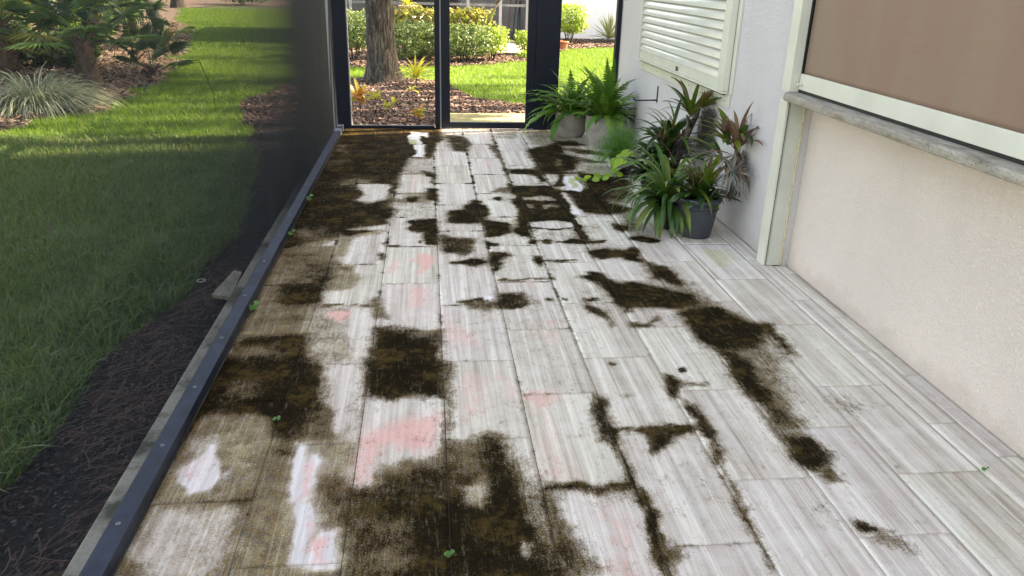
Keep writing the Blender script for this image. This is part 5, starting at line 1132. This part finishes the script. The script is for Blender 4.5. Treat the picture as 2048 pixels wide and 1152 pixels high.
for z_ in (.25, .55, .85, 1.15, 1.45):      # leaf clumps added up-sun to shade the oak trunk
    for k_ in range(2):
        near.append((-.80 + .16 * k_ + z_ * -sdir.x / sdir.z, 12.70 - .10 * k_ + z_ * -sdir.y / sdir.z, 4.2 + z_, .30, .26))
near += [(x_, y_, U(5.5, 7), U(.3, .7), U(.08, .2)) for x_, y_ in ((-3.4, 7.75), (-2.6, 8.0), (-1.8, 8.15), (-4.2, 7.9), (-3.0, 8.3), (-1.3, 8.4), (-4.6, 8.6))]
clumps(t_, near, 420, .06)

# ---------------------------------------------------------------- left garden: blade clump, palmettos, far trees
cl = thing('grass_clump', 'big arching clump of striped grey green blades at the left edge of the lawn', 'ornamental grass', (-4.62, 10.0, GZ))
def bladeclump(N, R0, L, W, spread=1.0):
    a = rng.uniform(0, 2 * np.pi, N); r0 = R0 * np.sqrt(rng.random(N)); x = np.cos(a) * r0; y = np.sin(a) * r0; z = np.zeros(N); el = np.pi / 2 - .25 - spread * (r0 / R0) * .8 - rng.random(N) * .3; l = L * rng.uniform(.6, 1.15, N); V = []; a2 = a + rng.normal(0, .35, N)
    for i in range(6):
        w_ = W / 2 * (1 - (i / 5) ** 2 * .9); V += [np.stack([x - np.sin(a2) * w_, y + np.cos(a2) * w_, z], -1), np.stack([x + np.sin(a2) * w_, y - np.cos(a2) * w_, z], -1)]
        e = el - 1.9 * (i / 5) ** 1.5; x = x + np.cos(a2) * np.cos(e) * l / 5; y = y + np.sin(a2) * np.cos(e) * l / 5; z = np.maximum(z + np.sin(e) * l / 5, .01)
    V = np.stack(V, 1); k = (np.arange(N) * 12)[:, None]; return np_mesh(V, np.concatenate([k + [[2 * i, 2 * i + 1, 2 * i + 3, 2 * i + 2]] for i in range(5)], 0))
link('blade_tuft', bladeclump(1500, .36, .78, .013), M_['liriope'], cl)
cl2 = thing('grass_clump', 'smaller clump of grey green blades half out of frame at the far left', 'ornamental grass', (-5.35, 9.6, GZ)); link('blade_tuft', bladeclump(900, .3, .7, .013), M_['liriope'], cl2)
def fan(par, loc, az, el, stalk, rad, mat, n_=28, droop=.25):
    d = Vector((math.cos(az) * math.cos(el), math.sin(az) * math.cos(el), math.sin(el))); tip = d * stalk; V = []; F = []
    sd = Vector((-math.sin(az), math.cos(az), 0)); up = sd.cross(d) * -1
    if up.z < 0: up = -up
    for s in (-.006, .006): V += [sd * s, tip + sd * s]
    F.append((0, 1, 3, 2))
    for i in range(n_):
        th = R(-125) + R(250) * i / (n_ - 1); e = (d * math.cos(th) + sd * math.sin(th)).normalized(); w_ = rad * .022; pr = e.cross(up).normalized(); l = rad * (1 - .25 * abs(th) / 2.2) * U(.85, 1.1); b = len(V)
        V += [tip, tip + e * l * .5 + pr * w_ + up * .02, tip + e * l * .55 - up * .015, tip + e * l * .5 - pr * w_ + up * .02, tip + e * l - Vector((0, 0, droop * l * U(.3, .9)))]
        F += [(b, b + 1, b + 2), (b, b + 2, b + 3), (b + 1, b + 4, b + 2), (b + 2, b + 4, b + 3)]
    return MB().add(V, F).build('fan_leaf', mat, par, loc)
def palmetto(x, y, base, h, lab, n_=16, mat='palm', lean=(0, 0), rad=.55, lo=-20, name='palmetto'):
    t_ = thing(name, lab, 'palm', (x, y, GZ), 'palmettos along the left of the lawn'); top = Vector((lean[0], lean[1], h))
    P = [Vector((0, 0, -.05)), Vector((lean[0] * .35, lean[1] * .35, h * .4)), top]
    trunk_mesh('trunk', t_, P, [base, base * .85, base * .8], 22, 30, M_['palmtrunk'], .03, .02, 30)
    mb = MB()
    for i in range(34):
        f = U(.15, 1); a = U(0, 6.28); c = P[0].lerp(P[2], f); d = Vector((math.cos(a), math.sin(a), U(.4, 1.3))).normalized(); mb.tube([c + d * base * .5, c + d * (base + U(.05, .13))], [.018, .010], 5)
    mb.build('leaf_bases', M_['palmtrunk'], t_)
    for i in range(n_):
        f = i / n_; fan(t_, top, i * 2.4 + U(-.2, .2), R(75) - R(75 - lo) * f + U(-.1, .1), U(.35, .8), rad * U(.65, 1.0), M_[mat if U(0, 1) < .85 else 'palmy'])
    return t_
palmetto(-4.60, 11.75, .11, .62, 'palmetto with dark rough leaning trunk nearest the lawn edge', 17, lean=(-.12, .1), rad=.55, lo=-15)
palmetto(-5.25, 13.0, .12, .95, 'palmetto with pale sunlit trunk behind the leaning one', 18, lean=(.25, .1), rad=.6)
palmetto(-5.75, 11.9, .12, .85, 'palmetto with dark green fans above the striped grass clump', 18, rad=.6)
palmetto(-6.45, 12.1, .14, .75, 'palm with drooping yellow green leaves at the far left edge', 20, 'palmy', rad=.75, lo=-45)
palmetto(-4.95, 14.6, .10, .25, 'low palmetto with fans spreading over the lawn edge', 11, rad=.40, lo=0)
palmetto(-6.6, 15.2, .14, 1.1, 'tall palmetto deeper in the shaded bed', 18, rad=.65)
palmetto(-7.9, 13.6, .14, .8, 'palmetto left of the deeper bed half hidden by yellow leaves', 18, rad=.65)
palmetto(-4.15, 12.8, .07, .12, 'small ground hugging palmetto beside the dark trunk', 9, rad=.42, lo=10)
palmetto(-5.9, 17.2, .12, .8, 'palmetto behind the low one on the lawn edge', 16, rad=.6)
palmetto(-9.2, 19.5, .14, 1.0, 'distant palmetto in the sunlit leaf litter', 16, rad=.7)
st_ = thing('slim_tree', 'slender pale grey leaning tree trunk at the upper left lawn edge', 'tree', (-5.95, 19.2, GZ))
trunk_mesh('trunk', st_, [(0, 0, -.05), (.02, 0, .4), (-.28, 0, 1.1), (-.55, 0, 2.2), (-.6, 0, 4.5)], [.16, .14, .12, .11, .09], 22, 60, M_['bark'], .012, .05)
crown(st_, [(-.6 + U(-1.2, 1.2), U(-1.2, 1.2), 4.6 + U(-.5, .9)) for _ in range(8)], 260, .09, M_['oak'], .9)
for k, (x, y) in enumerate(((-9.9, 34.6), (-13.5, 27.0), (-12.0, 21.5))):
    t_ = thing('far_tree', ('pale trunk of a distant tree at the top of the lawn', 'distant tree deep in the sunlit litter', 'shaded distant tree behind the palmettos')[k], 'tree', (x, y, GZ))
    trunk_mesh('trunk', t_, [(0, 0, -.05), (.05, 0, 1.5), (0, 0, 5)], [.24, .2, .15], 20, 20, M_['bark'], .012, .06)
    crown(t_, [(U(-2, 2), U(-2, 2), 5 + U(-.8, 1.6)) for _ in range(10)], 260, .11, M_['oak'], 1.1)
for k, (x, y, h, m_) in enumerate(((-11.5, 24.5, 1.5, 'hedge_l'), (-14, 31, 1.9, 'hedge'), (-10.2, 28.5, 1.0, 'hedge_l'), (-17, 27, 1.8, 'hedge_l'), (-8.2, 38.5, 1.3, 'hedge'), (-12.5, 39, 1.8, 'hedge_l'), (-17.5, 38, 2.1, 'hedge'), (-4.5, 39, 1.2, 'hedge'), (-8.6, 22.5, .7, 'hedge_l'), (-15.5, 22, 1.7, 'hedge'), (-7.2, 18.4, .5, 'hedge_l'), (-6.9, 13.9, .8, 'hedge'), (-8.6, 16.4, 1.1, 'hedge'), (-5.9, 14.0, .55, 'hedge'))):
    labs = ('sunlit bush behind the far palmetto', 'dark broad bush at the back of the litter bed', 'low lime bush near the upper lawn edge', 'tall sunlit bush far at the left edge', 'dark bush closing the far end of the lawn', 'pale bush beyond the far end of the lawn', 'dark tall bush in the far left corner', 'dark bush at the far end of the lawn near the screen post', 'small lime bush behind the slender leaning trunk', 'dark bush left of the distant palmetto', 'tiny lime bush between palmettos and slender trunk', 'dark bush filling the gap behind the nearest palmettos', 'large dark bush deep in the palmetto bed', 'small dark bush at the foot of the pale trunked palmetto')
    shrub('garden_bush', labs[k], x, y, 0, h, h * 1.05, h * .8, M_[m_], 2200, .07, .05, 'bushes behind the left lawn', box=False)
# shade tree that dapples the left lawn
for k, (x, y, h) in enumerate(((.8, 19.0, 9.0), (-2.6, 25.5, 8.0), (1.5, 30.0, 10.0))):
    pass

# ---------------------------------------------------------------- neighbour's lanai and white wall
nb = thing('neighbour_lanai', 'neighbour screened porch with pale grey frame and shaded interior beyond the hedge', 'porch', (0, 20, 0))
def nbx(name, mat, x0, x1, y0, y1, z0, z1, par=None): return MB().box(x0, x1, y0 - 20, y1 - 20, z0, z1).build(name, mat, par or nb)
nbx('floor', M_['path'], -2.5, 2.7, 19.96, 23.9, -.12, -.02)
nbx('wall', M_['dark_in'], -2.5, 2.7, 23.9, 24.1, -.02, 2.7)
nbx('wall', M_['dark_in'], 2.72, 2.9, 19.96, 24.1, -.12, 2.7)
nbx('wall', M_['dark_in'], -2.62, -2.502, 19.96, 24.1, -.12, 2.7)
nbx('roof', M_['white_wall'], -2.9, 3.0, 19.6, 24.4, 2.72, 2.95)
for x in (-1.78, -1.29, .44, .99, 1.77, 2.42): nbx('post', M_['frame2'], x - .035, x + .035, 19.97, 20.05, -.019, 2.71)
nbx('mid_rail', M_['frame2'], -2.5, 2.7, 19.985, 20.035, .80, .86); nbx('bottom_rail', M_['frame2'], -2.5, 2.7, 19.98, 20.04, -.018, .03)
nbx('glass_door', M_['glass'], -.6, .9, 23.86, 23.895, 0, 2.1); nbx('door_frame', M_['frame2'], .42, .48, 23.84, 23.858, 0, 2.1)
nbx('screen_mesh', M_['screen2'], -2.5, 2.7, 19.975, 19.977, .03, 2.7)
nw = thing('neighbour_house', 'bright white stucco wall of the neighbour house behind the agave', 'house', (5.5, 22, 0))
MB().box(-2.5, 5, 0, 4, -.2, 4.5).build('wall', M_['white_wall'], nw)
MB().box(-2.7, 5.3, -.5, 4.3, 4.5, 4.7).build('roof', M_['concrete'], nw)
for k, (x, lean, h, m_, lab) in enumerate(((2.02, .10, 1.15, 'tool_red', 'red handled garden tool leaning in the neighbour porch'), (2.14, .12, 1.05, 'tool', 'black handled rake leaning next to the red handled tool'), (2.24, .10, 1.1, 'tool', 'dark broom leaning at the right end of the neighbour porch'), (2.30, .05, .95, 'tool', 'short dark tool at the porch corner post'))):
    t_ = thing('garden_tool', lab, 'tool', (x, 20.6, -.02), 'tools leaning in the neighbour porch'); MB().tube([(0, 0, .03), (lean, .3, h)], .017, 7).build('handle', M_[m_], t_)
    MB().box(-.11, .07, -.03, .03, .0, .05, .01).build('tool_head', M_['tool'], t_)
hz_ = thing('hose_coil', 'dark coiled hose lying on the neighbour porch floor', 'hose', (1.93, 20.35, -.02)); MB().tube([((.13 + .01 * math.sin(a * 2)) * math.cos(a), .05 * math.sin(a), .10 + .09 * math.sin(a) + .006 * a) for a in np.linspace(0, 12.5, 60)], .014, 6).build('hose', M_['tool'], hz_)
bp = thing('brick_planter', 'low pale brick pillar planter with a fern on top behind the croton bush', 'planter', (-.42, 18.9, GZ))
for r_ in range(9):
    for c_ in range(2):
        for d_ in range(2):
            o = .0 if r_ % 2 else .06
            MB().box(-.17 + c_ * .17 + .003, -.17 + (c_ + 1) * .17 - .003, -.17 + d_ * .17 + .003, -.17 + (d_ + 1) * .17 - .003, r_ * .095 + .003, (r_ + 1) * .095 - .004, .004).build('brick', M_['brick'], bp)
MB().box(-.155, .155, -.155, .155, -.02, .85).build('mortar', M_['concrete'], bp)
MB().box(-.20, .20, -.20, .20, .856, .90, .006).build('cap', M_['brick'], bp)
rosette(bp, 26, .30, .03, (R(80), R(5)), R(90), M_['ti'], (0, 0, .90), seg=6)
